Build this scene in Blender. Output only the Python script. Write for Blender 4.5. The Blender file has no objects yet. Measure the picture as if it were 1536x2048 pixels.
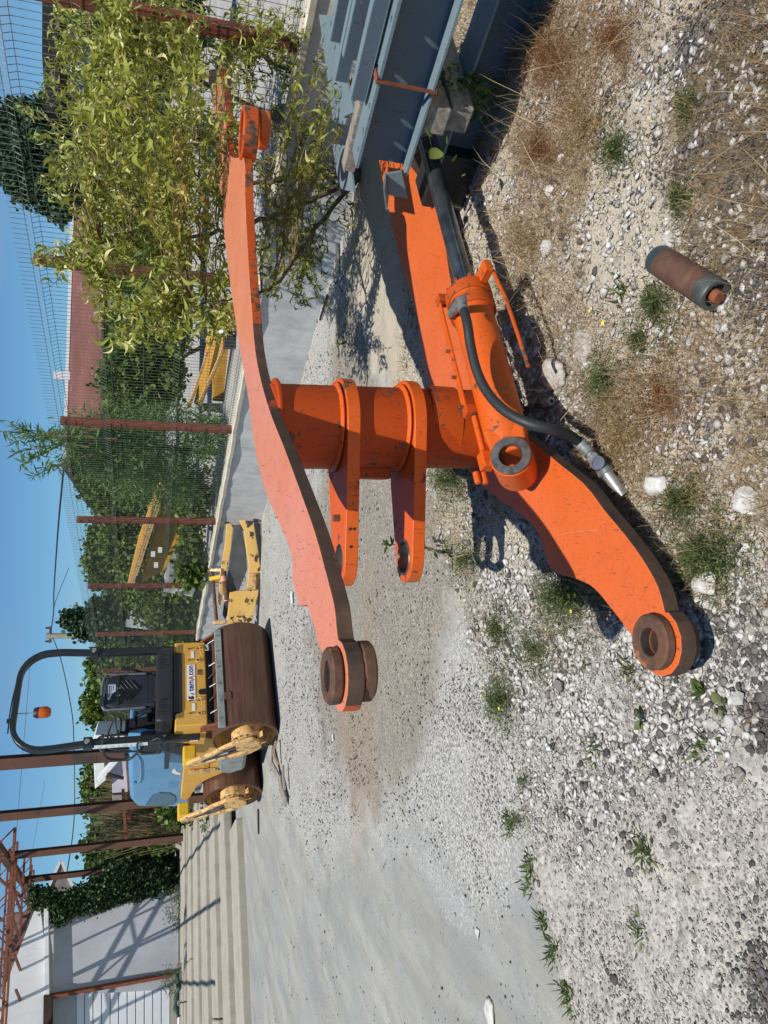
import bpy, bmesh, math, random
import numpy as np
from mathutils import Vector, Matrix, noise as mnoise
random.seed(7); rng = np.random.default_rng(7)
S = bpy.context.scene
# ---------------------------------------------------------------- camera
CAMH, PITCH, ROLL, FPX = 1.55, math.radians(17.3), math.radians(1.2), 1480.0
_R0 = np.array([1., 0, 0]); _U0 = np.array([0, math.sin(PITCH), math.cos(PITCH)])
FW = np.array([0, math.cos(PITCH), -math.sin(PITCH)])
RT = math.cos(ROLL)*_R0 + math.sin(ROLL)*_U0
UP = -math.sin(ROLL)*_R0 + math.cos(ROLL)*_U0
cd = bpy.data.cameras.new("camera"); cam = bpy.data.objects.new("camera", cd)
S.collection.objects.link(cam); S.camera = cam
cd.sensor_fit = 'VERTICAL'; cd.sensor_height = 36.0; cd.sensor_width = 27.0
cd.lens = 36.0*FPX/2048.0; cd.clip_start = 0.02; cd.clip_end = 3000
m3 = Matrix(((-UP[0], RT[0], -FW[0]), (-UP[1], RT[1], -FW[1]), (-UP[2], RT[2], -FW[2])))
cam.matrix_world = Matrix.Translation((0, 0, CAMH)) @ m3.to_4x4()
# ---------------------------------------------------------------- light
SH = np.array([0.04, 0.50, -1.0])              # direction in which sunlight travels
sd = -SH/np.linalg.norm(SH)
sun_el = math.asin(sd[2]); sun_az = math.atan2(sd[0], sd[1])
w = bpy.data.worlds.new("World"); S.world = w; w.use_nodes = True
nt = w.node_tree; nt.nodes.clear()
sky = nt.nodes.new('ShaderNodeTexSky'); sky.sky_type = 'NISHITA'; sky.sun_disc = False
sky.sun_elevation = sun_el; sky.sun_rotation = sun_az
sky.air_density = 1.0; sky.dust_density = 0.05; sky.ozone_density = 4.5
tc = nt.nodes.new('ShaderNodeTexCoord'); mp = nt.nodes.new('ShaderNodeMapping')
mp.inputs['Scale'].default_value = (1.2, 1.2, 7.0)
nz = nt.nodes.new('ShaderNodeTexNoise'); nz.inputs['Scale'].default_value = 2.3; nz.inputs['Detail'].default_value = 7
rp = nt.nodes.new('ShaderNodeValToRGB'); rp.color_ramp.elements[0].position = 0.50; rp.color_ramp.elements[1].position = 0.78
rp.color_ramp.elements[1].color = (0.42, 0.42, 0.42, 1)
mx = nt.nodes.new('ShaderNodeMix'); mx.data_type = 'RGBA'
mx.inputs[7].default_value = (7.5, 8.2, 9.0, 1)
bg = nt.nodes.new('ShaderNodeBackground'); bg.inputs[1].default_value = 0.05
wo = nt.nodes.new('ShaderNodeOutputWorld')
L = nt.links.new
L(tc.outputs['Generated'], mp.inputs[0]); L(mp.outputs[0], nz.inputs['Vector']); L(nz.outputs[0], rp.inputs[0])
L(rp.outputs[0], mx.inputs[0]); tn_ = nt.nodes.new('ShaderNodeMix'); tn_.data_type = 'RGBA'; tn_.blend_type = 'MULTIPLY'; tn_.inputs[0].default_value = 1.0; tn_.inputs[7].default_value = (1.15, 1.68, 1.95, 1)
L(sky.outputs[0], tn_.inputs[6]); L(tn_.outputs[2], mx.inputs[6]); L(mx.outputs[2], bg.inputs[0]); L(bg.outputs[0], wo.inputs[0])
sl = bpy.data.lights.new("sun", 'SUN'); sl.energy = 5.0; sl.angle = math.radians(0.55); sl.color = (1.0, 0.955, 0.88)
so = bpy.data.objects.new("sun", sl); S.collection.objects.link(so)
so.rotation_euler = Vector(sd).to_track_quat('Z', 'Y').to_euler(); so.location = (0, 0, 30)
S.view_settings.view_transform = 'Standard'; S.view_settings.look = 'None'
S.view_settings.exposure = 0.0; S.view_settings.gamma = 1.0
S.render.engine = 'CYCLES'
S.cycles.max_bounces = 5; S.cycles.diffuse_bounces = 2; S.cycles.transparent_max_bounces = 6
# ---------------------------------------------------------------- survey helpers (photo measurements -> metres)
def ray(x, y):
    return FW*FPX + RT*((2048-y)-1024) - UP*(x-768)
CAM = np.array([0, 0, CAMH])
def at_z(x, y, z=0.):
    d = ray(x, y); return CAM + d*((z-CAMH)/d[2])
def at_y(x, y, yy):
    d = ray(x, y); return CAM + d*(yy/d[1])
def at_plane(x, y, P, n):
    d = ray(x, y); return CAM + d*(np.dot(np.array(P)-CAM, n)/np.dot(d, n))
def proj(P):
    v = np.asarray(P, float)-CAM; a = v@FW
    return 768-FPX*(v@UP)/a, 2048-(1024+FPX*(v@RT)/a)
# ---------------------------------------------------------------- objects
def tag(o, label=None, cat=None, group=None, kind=None):
    if label: o['label'] = label
    if cat: o['category'] = cat
    if group: o['group'] = group
    if kind: o['kind'] = kind
    return o
def empty(name, loc=(0, 0, 0), rz=0, label=None, cat=None, group=None):
    o = bpy.data.objects.new(name, None); S.collection.objects.link(o)
    o.location = loc; o.rotation_euler = (0, 0, rz); o.empty_display_size = 0.1
    return tag(o, label, cat, group)
def _unit(v):
    v = np.asarray(v, float); return v/(np.linalg.norm(v)+1e-12)
def frame(d):
    d = _unit(d); a = np.array([0, 0, 1.]) if abs(d[2]) < .9 else np.array([1., 0, 0])
    u = _unit(np.cross(a, d)); v = np.cross(d, u); return u, v, d
class MB:
    def __init__(s): s.v = []; s.f = []; s.m = []
    def add(s, vs, fs, mi=0):
        b = len(s.v); s.v += [tuple(map(float, p)) for p in vs]
        s.f += [tuple(b+i for i in f) for f in fs]; s.m += [mi]*len(fs); return s
    def box(s, c, size, rz=0, mi=0, R=None):
        x, y, z = [q/2 for q in size]; P = np.array([(i*x, j*y, k*z) for i in (-1, 1) for j in (-1, 1) for k in (-1, 1)])
        if R is None: R = np.array([[math.cos(rz), -math.sin(rz), 0], [math.sin(rz), math.cos(rz), 0], [0, 0, 1]])
        P = P@np.array(R).T+np.array(c)
        return s.add(P, [(0, 1, 3, 2), (4, 6, 7, 5), (0, 4, 5, 1), (2, 3, 7, 6), (0, 2, 6, 4), (1, 5, 7, 3)], mi)
    def bar(s, a, b, wdt, hgt, mi=0, up=(0, 0, 1)):
        a = np.array(a, float); b = np.array(b, float); d = _unit(b-a); u = np.cross(d, up)
        if np.linalg.norm(u) < 1e-4: u = np.cross(d, (1, 0, 0))
        u = _unit(u); v = np.cross(u, d)
        P = [p+i*u*wdt/2+j*v*hgt/2 for p in (a, b) for i, j in ((-1, -1), (1, -1), (1, 1), (-1, 1))]
        return s.add(P, [(0, 3, 2, 1), (4, 5, 6, 7), (0, 1, 5, 4), (1, 2, 6, 5), (2, 3, 7, 6), (3, 0, 4, 7)], mi)
    def tube(s, pts, r, n=8, caps=True, mi=0):
        pts = [np.array(p, float) for p in pts]; k = len(pts); rs = r if hasattr(r, '__len__') else [r]*k
        u, v, d = frame(pts[1]-pts[0]); P = []
        for i in range(k):
            t = _unit(pts[min(i+1, k-1)]-pts[max(i-1, 0)])
            u = _unit(u-t*np.dot(u, t)); v = np.cross(t, u)
            for j in range(n):
                a = 2*math.pi*j/n; P.append(pts[i]+rs[i]*(math.cos(a)*u+math.sin(a)*v))
        F = [(i*n+j, i*n+(j+1) % n, (i+1)*n+(j+1) % n, (i+1)*n+j) for i in range(k-1) for j in range(n)]
        if caps: F += [tuple(range(n-1, -1, -1)), tuple((k-1)*n+j for j in range(n))]
        return s.add(P, F, mi)
    def cyl(s, a, b, r, n=24, mi=0, r2=None): return s.tube([a, b], [r, r if r2 is None else r2], n, True, mi)
    def ring(s, c, axis, ro, ri, h, n=36, mi=0, mi2=None, ch=0.0):
        c = np.array(c, float); u, v, d = frame(axis); P = []
        prof = [(ri, -h/2), (ro-ch, -h/2), (ro, -h/2+ch), (ro, h/2-ch), (ro-ch, h/2), (ri+ch*.6, h/2), (ri, h/2-ch*.6)]
        if ch == 0: prof = [(ri, -h/2), (ro, -h/2), (ro, h/2), (ri, h/2)]
        q = len(prof)
        for j in range(n):
            a = 2*math.pi*j/n; e = math.cos(a)*u+math.sin(a)*v
            for (r, z) in prof: P.append(c+e*r+d*z)
        for j in range(n):
            for i in range(q):
                j2 = (j+1) % n; i2 = (i+1) % q
                inner = (i == q-1)
                s.add([], [], 0)
        base = len(s.v); s.v += [tuple(map(float, p)) for p in P]
        for j in range(n):
            j2 = (j+1) % n
            for i in range(q):
                i2 = (i+1) % q
                s.f.append((base+j*q+i, base+j2*q+i, base+j2*q+i2, base+j*q+i2))
                s.m.append(mi2 if (mi2 is not None and i == q-1) else mi)
        return s
    def lathe(s, o, axis, prof, n=32, mi=0):
        o = np.array(o, float); u, v, d = frame(axis); P = []; q = len(prof)
        for j in range(n):
            a = 2*math.pi*j/n; e = math.cos(a)*u+math.sin(a)*v
            for (r, z) in prof: P.append(o+e*max(r, 1e-4)+d*z)
        F = [(j*q+i, ((j+1) % n)*q+i, ((j+1) % n)*q+i+1, j*q+i+1) for j in range(n) for i in range(q-1)]
        return s.add(P, F, mi)
    def prism(s, poly, off, mi=0, mside=None):
        poly = [np.array(p, float) for p in poly]; off = np.array(off, float); n = len(poly)
        nrm = sum((np.cross(poly[i]-poly[0], poly[(i+1) % n]-poly[0]) for i in range(1, n-1)), np.zeros(3))
        if np.dot(nrm, off) > 0: poly = poly[::-1]; mside = mside[::-1] if isinstance(mside, list) else mside
        P = poly+[p+off for p in poly]
        s.add(P, [tuple(range(n))], mi); b = len(s.v)-2*n
        s.f.append(tuple(b+n+i for i in range(n-1, -1, -1))); s.m.append(mi)
        for i in range(n):
            j = (i+1) % n; s.f.append((b+j, b+i, b+n+i, b+n+j)); s.m.append(mi if mside is None else mside)
        return s
    def build(s, name, mats, parent=None, smooth=None, bevel=0, label=None, cat=None, group=None, kind=None, seg=2, loc=None):
        me = bpy.data.meshes.new(name); v = s.v
        if loc is not None: v = [(p[0]-loc[0], p[1]-loc[1], p[2]-loc[2]) for p in v]
        me.from_pydata(v, [], s.f)
        if not isinstance(mats, (list, tuple)): mats = [mats]
        for m in mats: me.materials.append(m)
        me.polygons.foreach_set('material_index', s.m)
        if smooth: me.shade_smooth(); me.set_sharp_from_angle(angle=math.radians(smooth))
        me.validate(); me.update()
        o = bpy.data.objects.new(name, me); S.collection.objects.link(o)
        if loc is not None: o.location = loc
        if parent is not None: o.parent = parent
        if bevel:
            b = o.modifiers.new('bevel', 'BEVEL'); b.width = bevel; b.segments = seg; b.limit_method = 'ANGLE'; b.angle_limit = math.radians(40)
            b.harden_normals = False
        return tag(o, label, cat, group, kind)
def copy_tree(o, parent=None):
    c = o.copy(); S.collection.objects.link(c)
    if parent is not None: c.parent = parent
    for ch in list(o.children): copy_tree(ch, c)
    return c
def scatter(name, tv, tf, Rm, loc, tone, mat, parent=None, smooth=False, **kw):
    """one mesh made of N copies of a small template (tv, tf), copy i turned and scaled by Rm[i] and moved to loc[i]"""
    tv = np.asarray(tv, float); N = len(loc); k = len(tv)
    P = np.einsum('nij,kj->nki', Rm, tv)+np.asarray(loc)[:, None, :]
    me = bpy.data.meshes.new(name); me.vertices.add(N*k); me.vertices.foreach_set('co', P.reshape(-1).astype(np.float32))
    sizes = np.array([len(f) for f in tf]); flat = np.concatenate([np.array(f) for f in tf])
    nl = len(flat); me.loops.add(N*nl)
    me.loops.foreach_set('vertex_index', (flat[None, :]+(np.arange(N)*k)[:, None]).reshape(-1).astype(np.int32))
    me.polygons.add(N*len(tf)); st = np.concatenate([[0], np.cumsum(sizes)[:-1]])
    me.polygons.foreach_set('loop_start', (st[None, :]+(np.arange(N)*nl)[:, None]).reshape(-1).astype(np.int32))
    me.polygons.foreach_set('loop_total', np.tile(sizes, N).astype(np.int32))
    at = me.attributes.new('tone', 'FLOAT', 'FACE'); at.data.foreach_set('value', np.repeat(np.asarray(tone), len(tf)).astype(np.float32))
    me.update(calc_edges=True)
    if smooth: me.shade_smooth()
    me.materials.append(mat)
    o = bpy.data.objects.new(name, me); S.collection.objects.link(o)
    if parent is not None: o.parent = parent
    return tag(o, kw.get('label'), kw.get('cat'), kw.get('group'), kw.get('kind'))
def rand_rot(N, tilt=None):
    """random rotations; with tilt the copies stay within about tilt radians of upright"""
    if tilt is None:
        q = rng.normal(size=(N, 4)); q /= np.linalg.norm(q, axis=1)[:, None]
        a, b, c, d = q.T
        return np.stack([np.stack([1-2*(c*c+d*d), 2*(b*c-d*a), 2*(b*d+c*a)], 1), np.stack([2*(b*c+d*a), 1-2*(b*b+d*d), 2*(c*d-b*a)], 1),
                         np.stack([2*(b*d-c*a), 2*(c*d+b*a), 1-2*(b*b+c*c)], 1)], 1)
    az = rng.uniform(0, 2*np.pi, N); ti = rng.uniform(-1, 1, N)*tilt; a2 = rng.uniform(0, 2*np.pi, N)
    def rz(a): c, s = np.cos(a), np.sin(a); z = np.zeros_like(c); o = np.ones_like(c); return np.stack([np.stack([c, -s, z], 1), np.stack([s, c, z], 1), np.stack([z, z, o], 1)], 1)
    def rx(a): c, s = np.cos(a), np.sin(a); z = np.zeros_like(c); o = np.ones_like(c); return np.stack([np.stack([o, z, z], 1), np.stack([z, c, -s], 1), np.stack([z, s, c], 1)], 1)
    return np.einsum('nij,njk,nkl->nil', rz(az), rx(ti), rz(a2))
# value noise for numpy
_perm = rng.integers(0, 1 << 30, 4096)
def vnoise(x, y, sc=1.0, seed=0):
    x = np.asarray(x)*sc+seed*17.3; y = np.asarray(y)*sc+seed*9.1
    xi = np.floor(x).astype(np.int64); yi = np.floor(y).astype(np.int64); fx = x-xi; fy = y-yi
    fx = fx*fx*(3-2*fx); fy = fy*fy*(3-2*fy)
    def h(a, b): return (_perm[(_perm[(a+seed*31) & 4095]+b) & 4095] & 65535)/65535.0
    return (h(xi, yi)*(1-fx)+h(xi+1, yi)*fx)*(1-fy)+(h(xi, yi+1)*(1-fx)+h(xi+1, yi+1)*fx)*fy
def fbm(x, y, sc=1.0, seed=0, o=4):
    t = 0; a = .5
    for i in range(o): t = t+a*vnoise(x, y, sc*2**i, seed+i); a *= .5
    return t/(1-.5**o)
def sstep(a, b, x): t = np.clip((x-a)/(b-a), 0, 1); return t*t*(3-2*t)
# ---------------------------------------------------------------- materials
class NT:
    def __init__(s, name):
        s.m = bpy.data.materials.new(name); s.m.use_nodes = True; s.t = s.m.node_tree
        s.b = s.t.nodes['Principled BSDF']; s.out = s.t.nodes['Material Output']
        s.tc = s.t.nodes.new('ShaderNodeTexCoord')
        s.obj = s.tc.outputs['Object']
    def n(s, ty, **k):
        nd = s.t.nodes.new(ty)
        for a, b in k.items(): setattr(nd, a, b)
        return nd
    def l(s, a, b): s.t.links.new(a, b)
    def geo(s): return s.n('ShaderNodeNewGeometry').outputs['Position']
    def map(s, v, sc=(1, 1, 1), rot=(0, 0, 0)):
        q = s.n('ShaderNodeMapping'); q.inputs['Scale'].default_value = sc; q.inputs['Rotation'].default_value = rot; s.l(v, q.inputs[0]); return q.outputs[0]
    def noise(s, v, sc, det=5, rough=.55, dist=0.0):
        q = s.n('ShaderNodeTexNoise'); q.inputs['Scale'].default_value = sc; q.inputs['Detail'].default_value = det
        q.inputs['Roughness'].default_value = rough; q.inputs['Distortion'].default_value = dist; s.l(v, q.inputs['Vector']); return q.outputs[0]
    def vor(s, v, sc, feat='F1', out='Distance', rnd=1.0):
        q = s.n('ShaderNodeTexVoronoi'); q.feature = feat; q.inputs['Scale'].default_value = sc; q.inputs['Randomness'].default_value = rnd; s.l(v, q.inputs['Vector']); return q.outputs[out]
    def ramp(s, f, *st):
        q = s.n('ShaderNodeValToRGB'); e = q.color_ramp.elements
        while len(e) < len(st): e.new(.5)
        for i, (p, c) in enumerate(st):
            e[i].position = p; e[i].color = (c, c, c, 1) if not hasattr(c, '__len__') else (*c[:3], 1)
        s.l(f, q.inputs[0]); return q.outputs[0]
    def mix(s, f, a, b, mode='MIX'):
        q = s.n('ShaderNodeMix', data_type='RGBA', blend_type=mode)
        for i, x in ((0, f), (6, a), (7, b)):
            if hasattr(x, 'is_linked') or isinstance(x, bpy.types.NodeSocket): s.l(x, q.inputs[i])
            elif i == 0: q.inputs[0].default_value = x
            else: q.inputs[i].default_value = (x, x, x, 1) if not hasattr(x, '__len__') else (*x[:3], 1)
        return q.outputs[2]
    def math(s, op, a, b=0.):
        q = s.n('ShaderNodeMath', operation=op)
        for i, x in enumerate((a, b)):
            if isinstance(x, bpy.types.NodeSocket): s.l(x, q.inputs[i])
            else: q.inputs[i].default_value = x
        return q.outputs[0]
    def attr(s, name):
        q = s.n('ShaderNodeAttribute'); q.attribute_name = name; return q.outputs['Fac']
    def col(s, c):
        if isinstance(c, bpy.types.NodeSocket): s.l(c, s.b.inputs['Base Color'])
        else: s.b.inputs['Base Color'].default_value = (*c, 1)
    def rough(s, c):
        if isinstance(c, bpy.types.NodeSocket): s.l(c, s.b.inputs['Roughness'])
        else: s.b.inputs['Roughness'].default_value = c
    def bump(s, h, st=.3, dist=.01, prev=None):
        q = s.n('ShaderNodeBump'); q.inputs['Strength'].default_value = st; q.inputs['Distance'].default_value = dist
        s.l(h, q.inputs['Height'])
        if prev is not None: s.l(prev, q.inputs['Normal'])
        s.l(q.outputs[0], s.b.inputs['Normal']); return q.outputs[0]
def simple(name, c, rough=.7, metal=0., var=.25, sc=6., bump=.15, bsc=60., dist=.003, spec=.5, world=False):
    t = NT(name); v = t.geo() if world else t.obj
    n1 = t.noise(v, sc, 5); c2 = [x*(1-var) for x in c]; c3 = [min(1, x*(1+var)) for x in c]
    t.col(t.ramp(n1, (.3, c2), (.7, c3))); t.rough(rough); t.b.inputs['Metallic'].default_value = metal
    t.b.inputs['Specular IOR Level'].default_value = spec
    if bump: t.bump(t.noise(v, bsc, 3), bump, dist)
    return t.m
def painted(name, c, chip=(.10, .055, .035), amount=.62, sc=7., rough=.42, fade=(1, 1, 1), fadeamt=.25, chipsc=28., metal=0, spec=.5, streak=True):
    """paint with scratches and rusty chips"""
    t = NT(name); v = t.obj
    big = t.noise(v, sc, 6, .6); fine = t.noise(v, chipsc, 6, .7); dirt = t.noise(v, sc*.45, 5)
    base = t.mix(t.ramp(dirt, (.35, 0.), (.75, fadeamt)), c, fade)
    base = t.mix(t.ramp(t.noise(v, 90, 2), (.45, 0.), (.8, .14)), base, [q*.35 for q in c])
    if streak:
        sv = t.map(v, (26, 26, 5), (0.5, .4, .2)); base = t.mix(t.ramp(t.noise(sv, 3.2, 4, .6), (.62, 0.), (.66, .6)), base, [q*.4 for q in c])
    # grime film, fine specks and hair scratches
    base = t.mix(t.ramp(t.noise(v, sc*2.1, 8, .75, .4), (.52, 0.), (.74, .42)), base, [c[0]*.42+.03, c[1]*.5+.02, c[2]*.5+.015])
    base = t.mix(t.ramp(t.noise(v, 75, 3, .8), (.66, 0.), (.70, .75)), base, chip)
    if streak:
        for k_, rot in enumerate(((.3, .2, .9), (.1, .5, 2.3))):
            sv = t.map(v, (60, 7, 60), rot); base = t.mix(t.ramp(t.noise(sv, 2.1, 2, .5), (.70, 0.), (.715, .7)), base, chip)
    sel = t.math('ADD', t.math('MULTIPLY', big, .55), t.math('MULTIPLY', fine, .45))
    rustc = t.ramp(t.noise(v, 45, 4), (.3, [q*.5 for q in chip]), (.7, [q*1.6 for q in chip]))
    k = t.ramp(sel, (amount, 0.), (amount+.02, 1.))
    t.col(t.mix(k, base, rustc)); t.rough(t.ramp(k, (0, rough), (1, .85))); t.b.inputs['Metallic'].default_value = metal
    t.b.inputs['Specular IOR Level'].default_value = spec
    t.bump(t.math('ADD', t.math('MULTIPLY', k, -.5), t.math('MULTIPLY', t.noise(v, 160, 2), .25)), .35, .0015)
    return t.m
def leafmat(name, dark, light, trans=.35, yellow=None):
    t = NT(name); a = t.attr('tone')
    st = [(0., dark), (.85, light)] + ([(1., yellow)] if yellow else [])
    c = t.ramp(a, *st); t.col(c); t.rough(.55); t.b.inputs['Specular IOR Level'].default_value = .35
    tr = t.n('ShaderNodeBsdfTranslucent'); t.l(t.mix(1.0, c, (1.0, 1.0, .45), 'MULTIPLY'), tr.inputs[0])
    ms = t.n('ShaderNodeMixShader'); ms.inputs[0].default_value = trans
    t.l(t.b.outputs[0], ms.inputs[1]); t.l(tr.outputs[0], ms.inputs[2]); t.l(ms.outputs[0], t.out.inputs[0]); return t.m
def tonemat(name, *st, rough=.85, bump=.4, bsc=70, dist=.004):
    t = NT(name); a = t.attr('tone'); v = t.obj; c = t.ramp(a, *st)
    n = t.noise(v, bsc, 4, .6)
    t.col(t.mix(t.ramp(n, (.35, .45), (.7, 0.)), c, t.mix(1., c, (.45, .42, .38), 'MULTIPLY'))); t.rough(rough)
    if bump: t.bump(n, bump, dist)
    return t.m
M = {}
M['orange'] = painted('orange_paint', (.62, .098, .008), amount=.60, fade=(.66, .13, .022), fadeamt=.5, spec=.35, rough=.45)
M['orange_top'] = painted('sunlit_orange_paint', (.64, .120, .022), amount=.64, fade=(.68, .155, .045), fadeamt=.7, rough=.40)  # top-face copy of the orange, lightened in colour to imitate light from above
M['salmon'] = painted('sky_lit_orange_paint', (.70, .215, .105), amount=.665, fade=(.73, .27, .155), fadeamt=.9, rough=.34)  # pinkish colour stands for sky light reflected off the upper plate
M['orange_edge'] = painted('worn_orange_edge', (.50, .078, .008), fade=(.42, .055, .006), fadeamt=.5, spec=.3, rough=.5, amount=.535, sc=5)
M['orange_shade'] = painted('scuffed_shade_orange', (.44, .060, .005), fade=(.34, .034, .003), fadeamt=.5, spec=.3, rough=.55, amount=.575, sc=9, chipsc=40)  # orange deepened in colour to imitate shade on the tube; scuffs are wear
def rust(name, a=(.11, .045, .022), b=(.045, .026, .018), sc=14, orange=None, lim=.63, rough=.8, bump=.35):
    t = NT(name); v = t.obj; n = t.noise(v, sc, 7, .65)
    c = t.ramp(n, (.3, b), (.55, a), (.8, [q*1.7 for q in a]))
    if orange: c = t.mix(t.ramp(t.noise(v, sc*.35, 5), (lim, 0.), (lim+.03, 1.)), c, orange)
    t.col(c); t.rough(rough); t.bump(t.noise(v, sc*6, 5), bump, .002); return t.m
M['rust'] = rust('brown_rust', (.12, .055, .030), (.045, .030, .022), 22, (.30, .12, .05), .62)
M['rust_edge'] = rust('rusty_cut_edge', (.085, .045, .028), (.035, .024, .018), 9, (.42, .07, .012), .585)
M['rust_red'] = rust('red_brown_rust', (.19, .055, .022), (.10, .032, .016), 12)
M['post'] = simple('red_oxide_post', (.20, .052, .026), .75, var=.35, sc=9)
M['steelblue'] = painted('blue_grey_primer', (.15, .21, .24), chip=(.12, .09, .07), amount=.70, fade=(.24, .31, .32), fadeamt=.5, rough=.5, sc=5)
M['steel'] = simple('bare_steel', (.42, .43, .43), .32, .9, .2, 20)
M['bore'] = simple('worn_bore_metal', (.22, .19, .16), .38, .8, .4, 30)
M['rod'] = simple('dark_chromed_rod', (.16, .19, .21), .18, .85, .45, 12, .1)
M['black_rubber'] = simple('black_rubber', (.022, .023, .024), .55, var=.2)
M['zinc'] = simple('dull_zinc_fitting', (.33, .34, .33), .45, .6, .3, 30)
M['yellow'] = painted('machine_yellow_paint', (.70, .36, .055), chip=(.16, .09, .05), amount=.69, fade=(.74, .47, .14), fadeamt=.4, rough=.45)
M['yellow_bright'] = painted('bright_yellow_paint', (.76, .47, .03), amount=.72, fade=(.8, .52, .06), rough=.45)
M['yellow_mud'] = painted('muddy_yellow_paint', (.72, .40, .12), chip=(.30, .19, .11), amount=.53, fade=(.74, .52, .27), fadeamt=.9, sc=12, chipsc=22)
M['yellow_worn'] = painted('peeling_yellow_paint', (.76, .46, .12), chip=(.055, .035, .028), amount=.555, fade=(.8, .58, .24), sc=6, chipsc=9, fadeamt=.6, streak=False)
M['drum'] = None
t = NT('polished_rusty_drum'); v = t.map(t.obj, (1.2, 14, 14)); n = t.noise(v, 2.2, 6, .6); n2 = t.noise(t.obj, 3., 5)
t.col(t.mix(t.ramp(n2, (.4, 0.), (.7, .6)), t.ramp(n, (.3, (.085, .034, .02)), (.5, (.135, .06, .036)), (.8, (.19, .10, .07))), (.12, .075, .05))); t.rough(.36); t.b.inputs['Metallic'].default_value = .35
t.bump(n, .07, .003); M['drum'] = t.m
M['bluehood'] = painted('faded_blue_hood', (.10, .27, .47), chip=(.42, .46, .46), amount=.615, fade=(.19, .38, .54), fadeamt=.7, rough=.3, sc=3.2, chipsc=14, streak=False)
M['black'] = simple('black_plastic', (.018, .018, .019), .5, var=.3, bump=.2)
M['blackpaint'] = simple('black_satin_paint', (.018, .019, .021), .35, var=.3)
M['seat'] = simple('black_seat_vinyl', (.022, .024, .033), .55, var=.3)
M['greysteel'] = simple('grey_painted_steel', (.27, .29, .27), .55, .1, .3, 10)
M['white'] = simple('white_paint', (.72, .73, .72), .5, var=.1)
M['decal_white'] = simple('white_sticker', (.78, .78, .76), .4, var=.04, bump=0)
M['decal_navy'] = simple('navy_print', (.01, .03, .13), .4, var=.02, bump=0)
M['decal_red'] = simple('red_print', (.55, .05, .04), .4, var=.02, bump=0)
M['decal_black'] = simple('black_print', (.012, .012, .012), .4, var=.02, bump=0)
M['amber'] = simple('amber_lens', (.62, .11, .01), .12, var=.3, bump=.3)
M['glass'] = simple('dark_blue_glass', (.05, .13, .20), .12, var=.2, bump=0)
def wood(name, a, b, sc=(2, 30, 30)):
    t = NT(name); v = t.map(t.obj, sc); n = t.noise(v, 1.4, 6, .65, .4); t.col(t.ramp(n, (.3, b), (.7, a))); t.rough(.85); t.bump(n, .5, .004); return t.m
M['wood'] = wood('weathered_grey_timber', (.38, .34, .28), (.12, .10, .08))
M['wood_tan'] = wood('tan_timber', (.42, .30, .19), (.16, .11, .07))
def concrete(name, a, b, sc=2.2, stain=(.2, .18, .14), st=.35, bump=.3, fine=90, horiz=False):
    t = NT(name); v = t.geo(); n = t.noise(v, sc, 8, .62); f = t.noise(v, fine, 4, .7)
    c = t.ramp(n, (.3, a), (.68, b)); c = t.mix(t.ramp(t.noise(t.map(v, (1.2, 1.2, .35)), sc*.8, 7, .7), (.48, 0.), (.75, st)), c, stain)
    c = t.mix(t.ramp(f, (.56, 0.), (.72, .35)), c, (.10, .10, .09)); c = t.mix(t.ramp(t.noise(t.map(v, (1., 1., .15)), sc*4, 6, .75), (.55, 0.), (.72, .4)), c, stain); t.col(c); t.rough(.9)
    t.bump(t.math('ADD', n, t.math('MULTIPLY', f, .3)), bump, .012); return t.m
M['wallconc'] = concrete('rough_retaining_concrete', (.42, .42, .41), (.60, .60, .58), 5, (.25, .24, .21), .5)
M['capconc'] = concrete('cream_concrete_coping', (.50, .46, .36), (.66, .62, .50), 6)
M['plaster'] = concrete('grey_cement_render', (.40, .41, .44), (.52, .53, .56), .9, (.28, .27, .27), .5, .08, 30)
M['whitewall'] = concrete('white_render', (.66, .67, .68), (.74, .75, .75), 1.5, (.4, .4, .38), .25, .05)
M['stepconc'] = concrete('tan_precast_slab', (.31, .285, .23), (.41, .38, .31), 3, (.22, .19, .14), .4, .15)
M['doorwhite'] = simple('white_garage_panel', (.70, .72, .74), .45, var=.05, sc=2, bump=0)
M['leaf_willow'] = leafmat('willow_leaf', (.05, .075, .012), (.38, .41, .07), .34, (.80, .74, .34))  # dark and pale yellow ends imitate crown shade and sunlit highlights
M['leaf_willow2'] = leafmat('green_willow_leaf', (.045, .11, .03), (.17, .30, .09), .4, (.4, .5, .2))
M['leaf_dark'] = leafmat('dark_leaf', (.014, .038, .010), (.11, .19, .045), .2, (.2, .3, .07))
M['leaf_mid'] = leafmat('green_leaf', (.025, .055, .012), (.17, .25, .05), .28, (.42, .42, .12))
M['leaf_conifer'] = leafmat('conifer_spray', (.012, .035, .02), (.06, .115, .05), .15, (.12, .18, .08))
M['leaf_ivy'] = leafmat('ivy_leaf', (.01, .03, .01), (.07, .13, .045), .15, (.25, .34, .14))
M['leaf_weed'] = leafmat('weed_leaf', (.028, .05, .014), (.13, .18, .055), .3, (.42, .40, .20))
M['dry'] = leafmat('dry_grass', (.20, .12, .05), (.50, .36, .19), .25, (.72, .62, .42))
M['drybrown'] = leafmat('brown_dry_herb', (.12, .05, .02), (.34, .18, .08), .2, (.5, .3, .15))
M['petal'] = simple('yellow_petal', (.85, .68, .01), .6, var=.1, bump=0)
M['bark'] = simple('willow_bark', (.11, .085, .045), .85, var=.4, sc=15, bump=.5)
M['twig'] = simple('yellow_twig', (.17, .12, .05), .7, var=.3, sc=15)
M['wire'] = simple('dark_green_fence_wire', (.13, .145, .12), .55, .3, .3, 12, 0)
M['roof_red'] = None
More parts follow.
